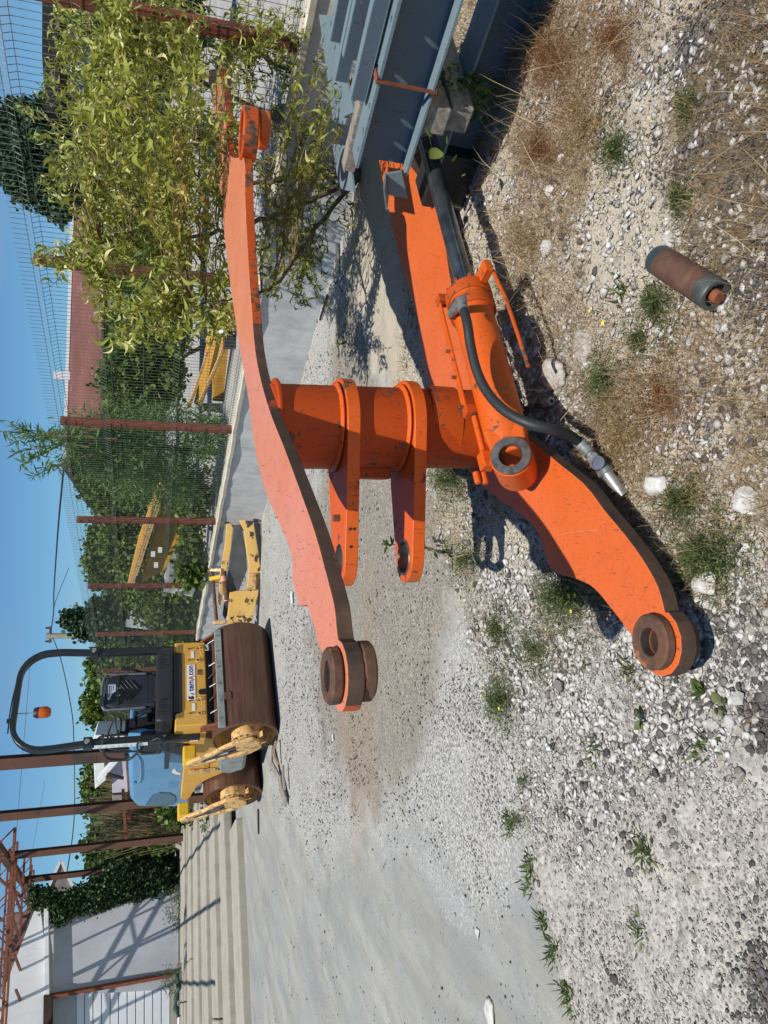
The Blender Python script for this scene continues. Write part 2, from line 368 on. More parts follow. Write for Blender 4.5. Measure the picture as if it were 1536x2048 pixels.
t = NT('old_red_roof_tiles'); v = t.obj; n = t.noise(v, .7, 6, .6); lich = t.noise(t.map(v, (1, 4, 1)), 1.6, 7, .75)
c = t.ramp(n, (.3, (.13, .045, .035)), (.7, (.20, .075, .058))); c = t.mix(t.ramp(lich, (.60, 0.), (.68, .75)), c, (.52, .42, .34)); t.col(c); t.rough(.9); M['roof_red'] = t.m
M['darkwood'] = simple('dark_brown_boards', (.035, .016, .010), .8, var=.4, sc=8)
M['stone_white'] = tonemat('white_rubble', (0., (.22, .20, .17)), (.3, (.40, .375, .33)), (.65, (.60, .58, .54)), (1., (.74, .73, .70)), bump=.6, bsc=45, dist=.006)
M['stone_mix'] = tonemat('mixed_pebbles', (0., (.05, .05, .052)), (.25, (.13, .125, .12)), (.5, (.28, .25, .21)), (.72, (.44, .41, .36)), (1., (.60, .58, .53)), bump=.4, bsc=120, dist=.002)
M['stone_dark'] = tonemat('dark_slate_pebbles', (0., (.035, .033, .033)), (.5, (.12, .11, .105)), (.85, (.22, .20, .185)), (1., (.48, .43, .36)), bump=.4, bsc=90, dist=.002)
# ---------------------------------------------------------------- ground
def proj_np(X, Y, Z):
    v = np.stack([X, Y, Z-CAMH], -1); a = np.maximum(v@FW, .05)
    return 768-FPX*(v@UP)/a, 1024-FPX*(v@RT)/a
def blob(px, py, cx, cy, rx, ry, soft=.5):
    d = np.sqrt(((px-cx)/rx)**2+((py-cy)/ry)**2); return 1-sstep(1-soft, 1+soft, d)
_by = [0, 600, 950, 1100, 1300, 1400, 1560, 1750, 1900, 2048, 2400]; _bx = [640, 700, 850, 890, 950, 1000, 1035, 1062, 1110, 1142, 1220]
def zones(X, Y):
    Z = np.zeros_like(X); px, py = proj_np(X, Y, Z)
    jx = (fbm(X, Y, 6, 3)-.5); xb = np.interp(py, _by, _bx)
    grav = sstep(-14, 14, px-xb+jx*46*np.where(py < 1500, 1.6, .5))
    dry = sstep(1480, 900, py+jx*500)*grav
    dark = np.clip(blob(px, py, 1520, 220, 200, 300, .8)*.75+blob(px, py, 1550, 2000, 90, 120, .9)*.6+blob(px, py, 1540, 560, 90, 220, .9)*.4+blob(px, py, 1520, 1440, 40, 60), 0, 1)*grav
    rub = np.clip(blob(px, py, 1400, 1350, 260, 180)+blob(px, py, 1100, 1270, 160, 150)*.9+blob(px, py, 1080, 800, 110, 160)*.7+blob(px, py, 1150, 1560, 120, 160)*.5, 0, 1)*grav
    asph = np.clip(blob(px, py, 760, 1120, 130, 300, .35)+blob(px, py, 750, 1350, 110, 230, .4)+blob(px, py, 705, 720, 36, 150, .5)+blob(px, py, 720, 900, 60, 140), 0, 1)*(1-grav)
    speck = np.clip(blob(px, py, 960, 1520, 110, 260, .5)+blob(px, py, 600, 1150, 60, 300, .6)*.9+blob(px, py, 640, 1500, 80, 200, .6)*.6+blob(px, py, 780, 1560, 170, 110, .7)*.6+blob(px, py, 640, 650, 60, 240, .5)*.8+blob(px, py, 800, 760, 40, 120), 0, 1)*(1-grav)
    rustst = np.clip(blob(px, py, 722, 1550, 24, 170, .8)+blob(px, py, 690, 1460, 14, 110, .8)*.6+blob(px, py, 740, 1260, 20, 160, .9)*.6, 0, 1)*(1-grav)
    return dict(grav=grav, dry=dry, dark=dark, rub=rub, asph=asph, speck=speck, rustst=rustst, px=px, py=py)
def ground_z(X, Y):
    X = np.asarray(X, float); Y = np.asarray(Y, float); z = zones(X, Y)
    near = np.exp(-np.maximum(Y, 0)/8.)
    h = (fbm(X, Y, .5, 11)-.5)*.03*sstep(1.0, 4, Y)
    h = h+z['grav']*((fbm(X, Y, 3.2, 21)-.5)*.075+(fbm(X, Y, 11, 22, 3)-.5)*.032)
    h = h+z['rub']*((fbm(X, Y, 15, 23, 3)-.5)*.05)+z['grav']*.008
    h = h+(1-z['grav'])*(fbm(X, Y, 2.2, 31)-.5)*.012
    # the left end of the yard rises towards the slab steps
    return h
def gz(x, y): return float(ground_z(np.array([x]), np.array([y]))[0])
def on_ground(x, y):
    p = at_z(x, y, 0.); 
    for _ in range(2): p = at_z(x, y, gz(p[0], p[1]))
    return p
rows = [-14., -4., -1., .2, .7]; yv = 1.0
while yv < 7: rows.append(yv); yv += .011+.004*yv
while yv < 200: rows.append(yv); yv *= 1.018
rows = np.array(rows); nc = 420; tt = np.linspace(-1, 1, nc)
half = np.maximum(rows, .8)*.80+.9
GX = tt[None, :]*half[:, None]; far = np.abs(tt) > .995
GX = GX+np.sign(tt)[None, :]*far[None, :]*60; GY = np.repeat(rows[:, None], nc, 1)
zz = zones(GX, GY); GZ = ground_z(GX, GY); GZ[:5] = 0
nr = len(rows); idx = np.arange(nr*nc).reshape(nr, nc)
F = np.stack([idx[:-1, :-1], idx[:-1, 1:], idx[1:, 1:], idx[1:, :-1]], -1).reshape(-1, 4)
me = bpy.data.meshes.new('yard_ground'); me.vertices.add(nr*nc); me.vertices.foreach_set('co', np.stack([GX, GY, GZ], -1).reshape(-1).astype(np.float32))
me.loops.add(F.size); me.loops.foreach_set('vertex_index', F.reshape(-1).astype(np.int32)); me.polygons.add(len(F))
me.polygons.foreach_set('loop_start', (np.arange(len(F))*4).astype(np.int32)); me.polygons.foreach_set('loop_total', np.full(len(F), 4, np.int32))
for k in ('grav', 'dry', 'dark', 'rub', 'asph', 'speck', 'rustst'):
    a = me.attributes.new(k, 'FLOAT', 'POINT'); a.data.foreach_set('value', zz[k].reshape(-1).astype(np.float32))
me.update(calc_edges=True); me.shade_smooth()
t = NT('yard_ground'); P = t.geo()
A = {k: t.attr(k) for k in ('grav', 'dry', 'dark', 'rub', 'asph', 'speck', 'rustst')}
n_big = t.noise(P, .9, 7, .6, .3); n_str = t.noise(t.map(P, (2.6, .55, 1), (0, 0, .35)), 1.3, 7, .62); n_mid = t.noise(P, 7, 6, .6); n_fine = t.noise(P, 120, 3, .7)
conc = t.mix(t.ramp(n_str, (.34, 0.), (.66, 1.)), (.255, .258, .245), (.40, .395, .355))
conc = t.mix(t.ramp(n_big, (.44, 0.), (.66, .6)), conc, (.27, .29, .305))
conc = t.mix(t.ramp(n_mid, (.58, 0.), (.75, .5)), conc, (.42, .385, .31))
conc = t.mix(t.ramp(n_fine, (.50, 0.), (.66, .55)), conc, (.20, .195, .18)); conc = t.mix(t.ramp(t.noise(P, 45, 5, .8), (.56, 0.), (.66, .5)), conc, (.17, .165, .15))
vc = t.vor(P, 42, out='Color'); vd = t.vor(P, 42); vc2 = t.vor(P, 110, out='Color'); vd2 = t.vor(P, 110)
ds = t.math('MULTIPLY', t.ramp(t.vor(P, 22), (.13, 1.), (.20, 0.)), t.ramp(t.noise(P, 3, 5, .7), (.46, 0.), (.56, 1.)))
conc = t.mix(t.math('MULTIPLY', ds, .8), conc, (.08, .08, .08))
cr = t.ramp(t.vor(t.mix(.12, P, t.n('ShaderNodeTexNoise').outputs[1]), .42, 'DISTANCE_TO_EDGE'), (.0, 1.), (.006, 0.))
st_ = t.noise(t.map(P, (3.5, .30, 1), (0, 0, -.5)), 2.2, 8, .7); conc = t.mix(t.ramp(st_, (.47, 0.), (.66, .65)), conc, (.28, .26, .21)); conc = t.mix(t.ramp(t.noise(P, 2.4, 8, .7, .6), (.52, 0.), (.70, .6)), conc, (.19, .195, .19))
peb_f = t.ramp(vc2, (.15, (.10, .095, .085)), (.4, (.26, .23, .185)), (.75, (.42, .37, .30)), (.95, (.60, .57, .5)))
asph = t.mix(t.ramp(n_mid, (.4, 0.), (.65, .5)), peb_f, (.22, .195, .155))
asph = t.mix(.3, asph, (.175, .16, .14))
spk = t.ramp(vc2, (.12, (.08, .08, .08)), (.30, (.20, .19, .175)), (.48, (.37, .36, .33)), (.9, (.52, .51, .47)))
grv = t.ramp(vc, (.10, (.10, .10, .10)), (.22, (.30, .28, .25)), (.45, (.38, .355, .31)), (.9, (.54, .52, .47)))
grv2 = t.ramp(vc2, (.10, (.16, .15, .14)), (.35, (.33, .305, .265)), (.9, (.52, .49, .44)))
grv = t.mix(t.ramp(n_mid, (.4, .35), (.6, 1.)), grv, grv2)
dry = t.mix(t.ramp(n_mid, (.35, 0.), (.65, 1.)), (.42, .38, .30), t.mix(t.ramp(n_fine, (.4, 0.), (.6, 1.)), (.30, .24, .17), (.52, .48, .40)))
dark = t.mix(t.ramp(n_mid, (.4, 0.), (.62, .8)), t.ramp(vc, (.2, (.05, .047, .046)), (.6, (.11, .10, .094)), (.9, (.2, .175, .15))), (.22, .16, .10))
rub = t.ramp(t.noise(P, 30, 5, .7), (.3, (.12, .11, .10)), (.48, (.34, .32, .29)), (.7, (.60, .59, .56)))
c = conc; nj = t.math('MULTIPLY', t.math('SUBTRACT', t.noise(P, 2.6, 8, .72, .5), .5), 2.2); 
def thr(a, lo=.3, hi=.7, fine=0.): 
    q = t.math('ADD', a, nj)
    if fine: q = t.math('ADD', q, t.math('MULTIPLY', t.math('SUBTRACT', vc2, .5), fine))
    return t.ramp(t.math('MULTIPLY', q, t.ramp(a, (.0, 0.), (.06, 1.))), (lo, 0.), (hi, 1.))
c = t.mix(thr(A['speck'], .2, .75, .9), c, spk); c = t.mix(thr(A['asph'], .25, .55, .8), c, asph)
c = t.mix(t.math('MULTIPLY', thr(A['rustst'], .25, .8, .4), .30), c, (.30, .20, .12))
c = t.mix(A['grav'], c, grv); c = t.mix(thr(A['dry'], .2, .8), c, dry); c = t.mix(thr(A['rub'], .25, .6), c, rub); c = t.mix(thr(A['dark'], .3, .6), c, dark)
t.col(c); t.rough(.92); t.b.inputs['Specular IOR Level'].default_value = .25
ht = t.math('ADD', t.math('MULTIPLY', t.math('MAXIMUM', A['grav'], t.math('MULTIPLY', A['speck'], .6)), t.math('SUBTRACT', .6, vd)), t.math('ADD', t.math('MULTIPLY', t.math('MAXIMUM', A['asph'], A['grav']), t.math('MULTIPLY', t.math('SUBTRACT', .5, vd2), .4)), t.math('MULTIPLY', n_fine, .15)))
t.bump(ht, .55, .010)
me.materials.append(t.m)
gr = bpy.data.objects.new('yard_ground', me); S.collection.objects.link(gr); tag(gr, kind='structure')
# ---------------------------------------------------------------- loose stones
def stone_template(seed, sub=1, flat=.7):
    """an angular lump: a ball cut by random planes"""
    bm = bmesh.new(); bmesh.ops.create_icosphere(bm, subdivisions=max(1, sub), radius=1.0); r = random.Random(seed)
    pl = [(Vector((r.gauss(0, 1), r.gauss(0, 1), r.gauss(0, 1))).normalized(), r.uniform(.45, .85)) for _ in range(9)]
    for v in bm.verts:
        v.co *= 1+r.uniform(-.12, .12)
        for n_, d_ in pl:
            k = v.co.dot(n_)-d_
            if k > 0: v.co -= n_*k*.95
        v.co.z *= flat
    if sub == 0: bmesh.ops.decimate if False else None
    tv = np.array([tuple(v.co) for v in bm.verts])*1.15; tf = [tuple(v.index for v in f.verts) for f in bm.faces]; bm.free()
    if sub == 0:
        tv = np.array([(1, 0, -.2), (.2, .9, 0), (-.8, .5, -.1), (-.7, -.6, .1), (.3, -.9, 0), (.1, .1, .75), (0, 0, -.7)])*[1, 1, flat]; tv += np.array([[r.uniform(-.25, .25) for _ in range(3)] for _ in range(7)])
        tf = [(0, 1, 5), (1, 2, 5), (2, 3, 5), (3, 4, 5), (4, 0, 5), (1, 0, 6), (2, 1, 6), (3, 2, 6), (4, 3, 6), (0, 4, 6)]
    return tv, tf
def sample(n, y0, y1, wfun, near_bias=1.0):
    """n ground points with density wfun(zones) between y0 and y1, denser near the path where the photographer stands"""
    out = []; got = 0
    while got < n:
        m = 60000; u = rng.uniform(0, 1, m); Y = y0*(y1/y0)**u if near_bias else rng.uniform(y0, y1, m)
        X = rng.uniform(-1, 1, m)*(Y*.80+.4); z = zones(X, Y); w_ = np.clip(wfun(z, X, Y), 0, 1); k = rng.uniform(0, 1, m) < w_
        ins = (z['px'] > -150) & (z['px'] < 1700) & (z['py'] > -200) & (z['py'] < 2250); k &= ins
        out.append(np.stack([X[k], Y[k]], 1)); got += k.sum()
        if len(out) > 60: break
    return np.concatenate(out)[:n]
def stones(name, n, y0, y1, wfun, smin, smax, mat, tone, label, sub=0, flat=.65, sink=.15, power=2.2, bias=1.0):
    P2 = sample(n, y0, y1, wfun, bias); X, Y = P2.T; N = len(X)
    s = smin+(smax-smin)*rng.uniform(0, 1, N)**power; s *= np.clip(.75+Y*.12, .7, 1.8) if bias else 1
    Z = ground_z(X, Y)+s*flat*(.5-sink); parts = np.array_split(np.arange(N), 1)
    tv, tf = stone_template(abs(hash(name)) % 97 if False else len(name)*7, sub, flat)
    Rm = rand_rot(N, .5)*(s*.5)[:, None, None]*1.0; sc = rng.uniform(.65, 1.3, (N, 1, 3)); Rm = Rm*sc
    return scatter(name, tv, tf, Rm, np.stack([X, Y, Z], 1), tone(N), mat, kind='stuff', label=label)
U = lambda a, b: (lambda N: rng.uniform(a, b, N))
stones('white_gravel', 34000, 1.15, 4.2, lambda z, X, Y: z['grav']*(1-z['dark'])*(.35+.65*z['rub'])*(1-.15*z['dry'])*(.15+.85*sstep(.35, .6, fbm(X, Y, 7, 41))), .006, .017, M['stone_mix'], lambda N: rng.beta(3.2, 1.5, N), 'pale crushed gravel strewn over the strip beside the concrete')
stones('white_rubble', 15000, 1.2, 4.6, lambda z, X, Y: np.clip(z['rub']+.35*z['dry'], 0, 1)*sstep(.3, .55, fbm(X, Y, 5, 43)), .008, .046, M['stone_white'], lambda N: rng.beta(2.6, 1.5, N), 'lumps of white rubble round the orange arm', sub=0, power=2.4, sink=.35, flat=.6)
stones('grey_pebbles', 2600, 1.15, 4.2, lambda z, X, Y: z['grav']*(.25+.5*z['rub']+z['dark'])*sstep(.42, .7, fbm(X, Y, 3, 47)), .012, .034, M['stone_dark'], U(.2, .85), 'dark grey pebbles scattered in the gravel', sub=1, flat=.55)
stones('dark_slate_chips', 7000, 1.05, 3.4, lambda z, X, Y: z['dark']*sstep(.35, .6, fbm(X, Y, 5, 45)), .006, .021, M['stone_dark'], lambda N: rng.beta(2.2, 2.6, N), 'dark slate chips at the edge of the yard', sub=0, flat=.5)
stones('grit_on_concrete', 6500, 2.6, 11, lambda z, X, Y: (1-z['grav'])*np.clip(.03+.7*z['speck']+.25*z['asph'], 0, 1)*sstep(.35, .6, fbm(X, Y, 2.5, 49)), .006, .016, M['stone_mix'], lambda N: rng.beta(.8, 1.3, N), 'grit and small chips lying on the concrete')
# ---------------------------------------------------------------- orange loader frame
def arc(c, r, a0, a1, n): return [(c[0]+r*math.cos(a0+(a1-a0)*i/n), c[1]+r*math.sin(a0+(a1-a0)*i/n)) for i in range(n+1)]
def smooth_poly(P, k=3):
    """Catmull-Rom through the points of an open outline"""
    P = [np.array(p[:2], float) for p in P]; out = []
    for i in range(len(P)-1):
        p0, p1, p2, p3 = P[max(i-1, 0)], P[i], P[i+1], P[min(i+2, len(P)-1)]
        for j in range(k):
            s = j/k; out.append(.5*((2*p1)+(-p0+p2)*s+(2*p0-5*p1+4*p2-p3)*s*s+(-p0+3*p1-3*p2+p3)*s**3))
    out.append(P[-1]); return [tuple(p) for p in out]
UPL = np.array([0, 2.0, 1.128]); UPN = _unit((0, -.02, 1.))
def at_up(x, y, dz=0.): return at_plane(x, y, UPL+np.array([0, 0, dz]), UPN)
def zup(y): return 1.128+.02*(y-2.)
FR = empty('twin_arm_linkage', (0.35, 2.95, 0), label='big orange twin-arm machine frame lying on its side in the yard', cat='machine frame')
fo = np.array([0.35, 2.95, 0])
ZL, ZU, TH = .17, 1.148, .041
Lr = [(1086, 900), (1166, 966), (1206, 1017), (1254, 1075), (1290, 1126), (1316, 1174), (1330, 1225)]
Ll = [(1261, 1268), (1225, 1221), (1188, 1177), (1155, 1159), (1101, 1137), (1075, 1064), (1035, 1024), (984, 988), (929, 929), (857, 777), (833, 633), (800, 517), (773, 400)]
R1 = [tuple(at_z(*p, ZL)[:2]) for p in Lr][::-1]; L1 = [tuple(at_z(*p, ZL)[:2]) for p in Ll]
tipc = at_z(1297, 1284, ZL+.033)[:2]
farr = [(.56, 3.06), (1.05, 3.36), (1.50, 3.55), (1.76, 3.74), (2.0, 4.05), (2.45, 4.40)]
a0 = math.atan2(R1[0][1]-tipc[1], R1[0][0]-tipc[0]); a1 = math.atan2(L1[0][1]-tipc[1], L1[0][0]-tipc[0])
if a1 > a0: a1 -= 2*math.pi
tip = arc(tipc, .098, a0-.1, a1+.1, 10)
low = smooth_poly(farr[::-1]+R1[::-1])+tip+smooth_poly(L1+[(2.5, 4.80)])
def dedupe(P):
    o = [P[0]]
    for p in P[1:]:
        if math.hypot(p[0]-o[-1][0], p[1]-o[-1][1]) > .004: o.append(p)
    return o
low = dedupe(low)
def slab(name, poly, ztopf, th, mats, holes):
    bm = bmesh.new()
    def lp_(P): vs = [bm.verts.new((x-fo[0], y-fo[1], ztopf(y))) for x, y in P]; return [bm.edges.new((vs[i], vs[(i+1) % len(vs)])) for i in range(len(vs))]
    ed = lp_(poly)
    for (c, r) in holes: ed += lp_(arc(c, r, 0, 2*math.pi, 28)[:-1])
    bmesh.ops.triangle_fill(bm, use_beauty=True, use_dissolve=True, edges=ed)
    ex = bmesh.ops.extrude_face_region(bm, geom=list(bm.faces)); bmesh.ops.translate(bm, verts=[g for g in ex['geom'] if isinstance(g, bmesh.types.BMVert)], vec=(0, 0, -th))
    bmesh.ops.recalc_face_normals(bm, faces=bm.faces)
    for f in bm.faces: f.material_index = 1 if abs(f.normal.z) < .5 else 0
    me = bpy.data.meshes.new(name); bm.to_mesh(me); bm.free()
    for m in mats: me.materials.append(m)
    o = bpy.data.objects.new(name, me); S.collection.objects.link(o); o.parent = FR
    bv = o.modifiers.new('bevel', 'BEVEL'); bv.width = .003; bv.segments = 2; bv.limit_method = 'ANGLE'; bv.angle_limit = math.radians(50); return o
lp = slab('lower_arm_plate', low, lambda y: ZL, .052, [M['orange_top'], M['rust_edge']], [(tipc, .039)]); lp['label'] = 'lower arm plate resting on the rubble'
Ull = [(413, 143), (430, 233), (433, 300), (443, 400), (450, 483), (463, 587), (477, 683), (497, 800), (510, 900), (530, 980), (548, 1025), (567, 1067), (583, 1113), (585, 1160), (597, 1205)]
Ull2 = [(613, 1210), (630, 1260), (636, 1290)]
Urr = [(440, 137), (452, 225), (455, 300), (470, 316), (488, 317), (490, 400), (497, 533), (503, 617), (510, 700), (523, 767), (543, 833), (567, 893), (603, 990), (630, 1067), (650, 1140), (667, 1207), (672, 1250)]
UL = smooth_poly([at_up(*p) for p in Ull])+[tuple(at_up(597, 1213)[:2])]+[tuple(at_up(*p)[:2]) for p in Ull2]
UR = smooth_poly([at_up(*p) for p in Urr])
tu = at_up(652, 1352, .03)[:2]
a0 = math.atan2(UL[-1][1]-tu[1], UL[-1][0]-tu[0]); a1 = math.atan2(UR[-1][1]-tu[1], UR[-1][0]-tu[0])
if a1 < a0: a1 += 2*math.pi
up_ = dedupe(UL+arc(tu, .085, a0+.12, a1-.12, 12)+UR[::-1])
upp = slab('upper_arm_plate', up_, zup, TH, [M['salmon'], M['orange_edge']], [(tu, .034)]); upp['label'] = 'upper arm plate with a rusty cut edge'
# near limb: bare rusty edge; far limb keeps its paint
me = upp.data; me.materials.append(M['rust_edge'])
for p in me.polygons:
    if p.material_index == 1 and (p.center.y+fo[1]) < 3.25 and p.normal.x-p.normal.y > 0: p.material_index = 2
def boss(c, z, ro, ri, h, name='pin_boss', mat=None):
    b = MB(); b.ring((c[0]-fo[0], c[1]-fo[1], z), (0, 0, 1), ro, ri, h, 40, 0, 1, ch=.006)
    return b.build(name, [mat or M['rust'], M['bore']], FR, smooth=35)
boss(tipc, ZL+.0175, .080, .040, .033); boss(tipc, ZL-.052-.0165, .076, .040, .032)
boss(tu, zup(tu[1])+.0155, .068, .037, .029); boss((tu[0]+.01, tu[1]-.01), zup(tu[1])-TH-.018, .072, .036, .034)
e_ = at_up(474, 264, .03)[:2]
b = MB(); b.ring((e_[0]-fo[0], e_[1]-fo[1], ZU-.012), (0, 0, 1), .125, .098, .075, 40, 0, 1, ch=.006); b.build('end_boss', [M['orange_edge'], M['orange_shade']], FR, smooth=35)
b = MB(); b.ring((e_[0]-fo[0]+.03, e_[1]-fo[1], ZU-.085), (0, 0, 1), .090, .05, .05, 40, 0, 1, ch=.006); b.build('end_collar', [M['orange'], M['orange_shade']], FR, smooth=35)
TB, TT = np.array([.375, 3.01, ZL]), np.array([.335, 2.985, ZU-TH]); tr_ = .172
b = MB(); b.cyl(TB-fo, TT-fo, tr_, 56); b.ring(TT-fo-(0, 0, .012), (0, 0, 1), tr_+.022, tr_-.02, .022, 56, ch=.007); b.ring(TB-fo+(0, 0, .012), (0, 0, 1), tr_+.022, tr_-.02, .022, 56, ch=.007)
b.build('cross_tube', M['orange_shade'], FR, smooth=35)
def lug(ztop, th, bore_mat):
    k = (ztop-ZL)/(ZU-TH-ZL); c = TB+(TT-TB)*k; c = c[:2]; ro = tr_+.030
    yf = c[1]-ro
    hx, hy = at_z(693, 1092, ztop)[:2] if ztop > .7 else at_z(826, 1090, ztop)[:2]
    rt = .104; hc = np.array([c[0]-.545, yf+rt+.002])
    pts = [(c[0], yf)]+[(hc[0]+.16, yf)]+arc(hc, rt, -math.pi/2, -math.pi*1.5+.25, 14)+[(c[0]-.26, c[1]+.10)]+arc(c, ro, math.pi*.80, -math.pi/2+.01, 26)
    hole = arc(hc, .066, 0, 2*math.pi, 28)[:-1]; outer = dedupe(pts)
    # plate with a real pin hole: bridge between outer and inner loops via bmesh fill
    bm = bmesh.new()
    def loop(P, z): vs = [bm.verts.new((x-fo[0], y-fo[1], z)) for x, y in P]; return vs, [bm.edges.new((vs[i], vs[(i+1) % len(vs)])) for i in range(len(vs))]
    o1, oe = loop(outer, ztop-th); i1, ie = loop(hole, ztop-th)
    r = bmesh.ops.triangle_fill(bm, use_beauty=True, use_dissolve=False, edges=oe+ie)
    fs = [f for f in bm.faces]
    ex = bmesh.ops.extrude_face_region(bm, geom=fs); vs = [g for g in ex['geom'] if isinstance(g, bmesh.types.BMVert)]
    bmesh.ops.translate(bm, verts=vs, vec=(0, 0, th)); bmesh.ops.recalc_face_normals(bm, faces=bm.faces)
    for f in bm.faces:
        f.material_index = 0
        if abs(f.normal.z) < .5:
            m = f.calc_center_median(); f.material_index = 1 if math.hypot(m.x+fo[0]-hc[0], m.y+fo[1]-hc[1]) < .075 else 0
    me = bpy.data.meshes.new('lug'); bm.to_mesh(me); bm.free(); me.materials.append(M['orange']); me.materials.append(bore_mat); me.shade_smooth(); me.set_sharp_from_angle(angle=math.radians(35))
    o = bpy.data.objects.new('lug', me); S.collection.objects.link(o); o.parent = FR
    bv = o.modifiers.new('bevel', 'BEVEL'); bv.width = .0035; bv.segments = 2; bv.limit_method = 'ANGLE'; bv.angle_limit = math.radians(50)
    b = MB(); b.ring((c[0]-fo[0], c[1]-fo[1], ztop+.012), (0, 0, 1), tr_+.016, tr_-.02, .020, 56, ch=.012)
    b.build('weld_bead', M['orange'], o, smooth=50)
    return o, hc, yf
lg1, h1, yf1 = lug(.835, .052, M['bore']); lg2, h2, yf2 = lug(.555, .052, M['bore'])
lg1['label'] = 'upper of the two eye lugs'; lg2['label'] = 'lower of the two eye lugs'
b = MB(); b.cyl((h1[0]+.17-fo[0], h1[1]+.0-fo[1], .835), (h1[0]+.17-fo[0], h1[1]-fo[1], .862), .016, 6); b.build('bolt_head', M['rust'], lg1, bevel=.002)
b = MB(); b.ring((h2[0]-fo[0], h2[1]-fo[1], .557), (0, 0, 1), 0.076, .067, .004, 32, ch=.001); b.build('bore_rim', M['bore'], lg2, smooth=35)
for dx, dz in ((.13, -.018), (.06, -.022), (.13, -.034)):
    b = MB(); b.cyl((h1[0]+dx-fo[0], yf1-fo[1]-.0015, .835+dz), (h1[0]+dx-fo[0], yf1-fo[1]+.01, .835+dz), .006, 10); b.build('drilled_hole', M['black'], lg1)
b = MB(); b.box((TB[0]-.175-fo[0], TB[1]+.03-fo[1], .69), (.12, .13, .19)); b.build('gusset_block', M['orange_shade'], FR, bevel=.006)
# curved wear pad low on the tube
pad = MB(); P = []; n = 14
for i in range(n+1):
    a = -math.pi*.93+math.pi*.80*i/n
    for r in (tr_+.001, tr_+.008):
        for z in (.33, .46): P.append((TB[0]-fo[0]+r*math.cos(a), TB[1]-fo[1]+r*math.sin(a), z))
Fp = []
for i in range(n):
    a, c2 = i*4, (i+1)*4; Fp += [(a+2, c2+2, c2+3, a+3), (a, a+1, c2+1, c2), (a+1, a+3, c2+3, c2+1), (a, c2, c2+2, a+2)]
Fp += [(0, 2, 3, 1), (n*4, n*4+1, n*4+3, n*4+2)]
pad.add(P, Fp); pad.build('wear_pad', M['orange_edge'], FR, smooth=40)
# ---------------------------------------------------------------- hydraulic cylinder
E0 = np.array([.185, 2.46, .285]); C1 = np.array([1.62, 3.31, .30]); ax = _unit(C1-E0)
CY = empty('hydraulic_cylinder', (E0[0], E0[1], 0), label='orange hydraulic cylinder with black hose lying along the lower arm', cat='hydraulic cylinder'); co = np.array([E0[0], E0[1], 0])
pc = lambda s, r=0, a=0: E0+ax*s+r*(math.cos(a)*hx_+math.sin(a)*np.array([0, 0, 1.]))-co
hx_ = _unit(np.cross(ax, (0, 0, 1)))        # horizontal, towards the camera side
b = MB(); b.lathe(E0-co, ax, [(.0, .05), (.070, .05), (.074, .10), (.083, .13), (.083, .60), (.0832, .74), (.088, .745), (.088, .83), (.0, .83)], 44)
b.build('barrel', M['orange'], CY, smooth=30)
b = MB(); b.ring(pc(.775), ax, .098, .05, .055, 44, ch=.004); b.ring(pc(.85), ax, .099, .042, .055, 44, ch=.006); 
b.build('gland_collar', M['orange_edge'], CY, smooth=35)
for j in range(8):
    a = j*math.pi/4+.2; q = pc(.83, .078, a); b = MB(); b.cyl(q, q+ax*.075, .010, 6); b.build('gland_bolt', M['rust_red'], CY)
b = MB(); b.ring(pc(.885), ax, .075, .042, .02, 40, ch=.004); b.build('wiper_ring', M['black_rubber'], CY, smooth=35)
b = MB(); b.cyl(pc(.80), pc(1.9), .041, 36); b.build('piston_rod', M['rod'], CY, smooth=35)
ea = _unit(hx_*.80+np.array([0, 0, .56])-ax*.12)
b = MB(); b.ring(E0-co, ea, .077, .044, .165, 44, 0, 1, ch=.006)
b.build('cylinder_eye', [M['orange'], M['bore']], CY, smooth=35)
b = MB(); b.ring(E0-co+ea*.086, ea, .073, .0425, .012, 44, 0, 1, ch=.002); b.build('eye_bushing', [M['bore'], M['bore']], CY, smooth=35)
# neck block between eye and barrel
b = MB(); u1 = np.cross(ea, ax); nk = [E0-co+ax*.03+s1*u1*w1-ea*.07 for s1, w1 in ((-1, .066), (1, .066))]+[E0-co+ax*.15+u1*.078-ea*.07, E0-co+ax*.15-u1*.078-ea*.07]
b.prism(nk, ea*.14); b.build('eye_neck', M['orange'], CY, bevel=.012, seg=3)
# port block + rigid pipe on the far side of the barrel
far_ = math.pi*.80
b = MB(); q = pc(.07, .105, far_); b.bar(q-ax*.035, q+ax*.035, .05, .05); q2 = pc(.03, .13, far_); b.cyl(q2, q2-ax*.05, .014, 8); b.cyl(q2+np.array([0, 0, .03]), q2+np.array([0, 0, .03])-ax*.05, .014, 8)
b.build('port_block', M['orange'], CY, bevel=.006)
b = MB(); b.tube([pc(.10, .108, far_), pc(.30, .108, far_)], .013, 12); b.build('pipe', M['orange'], CY, smooth=40)
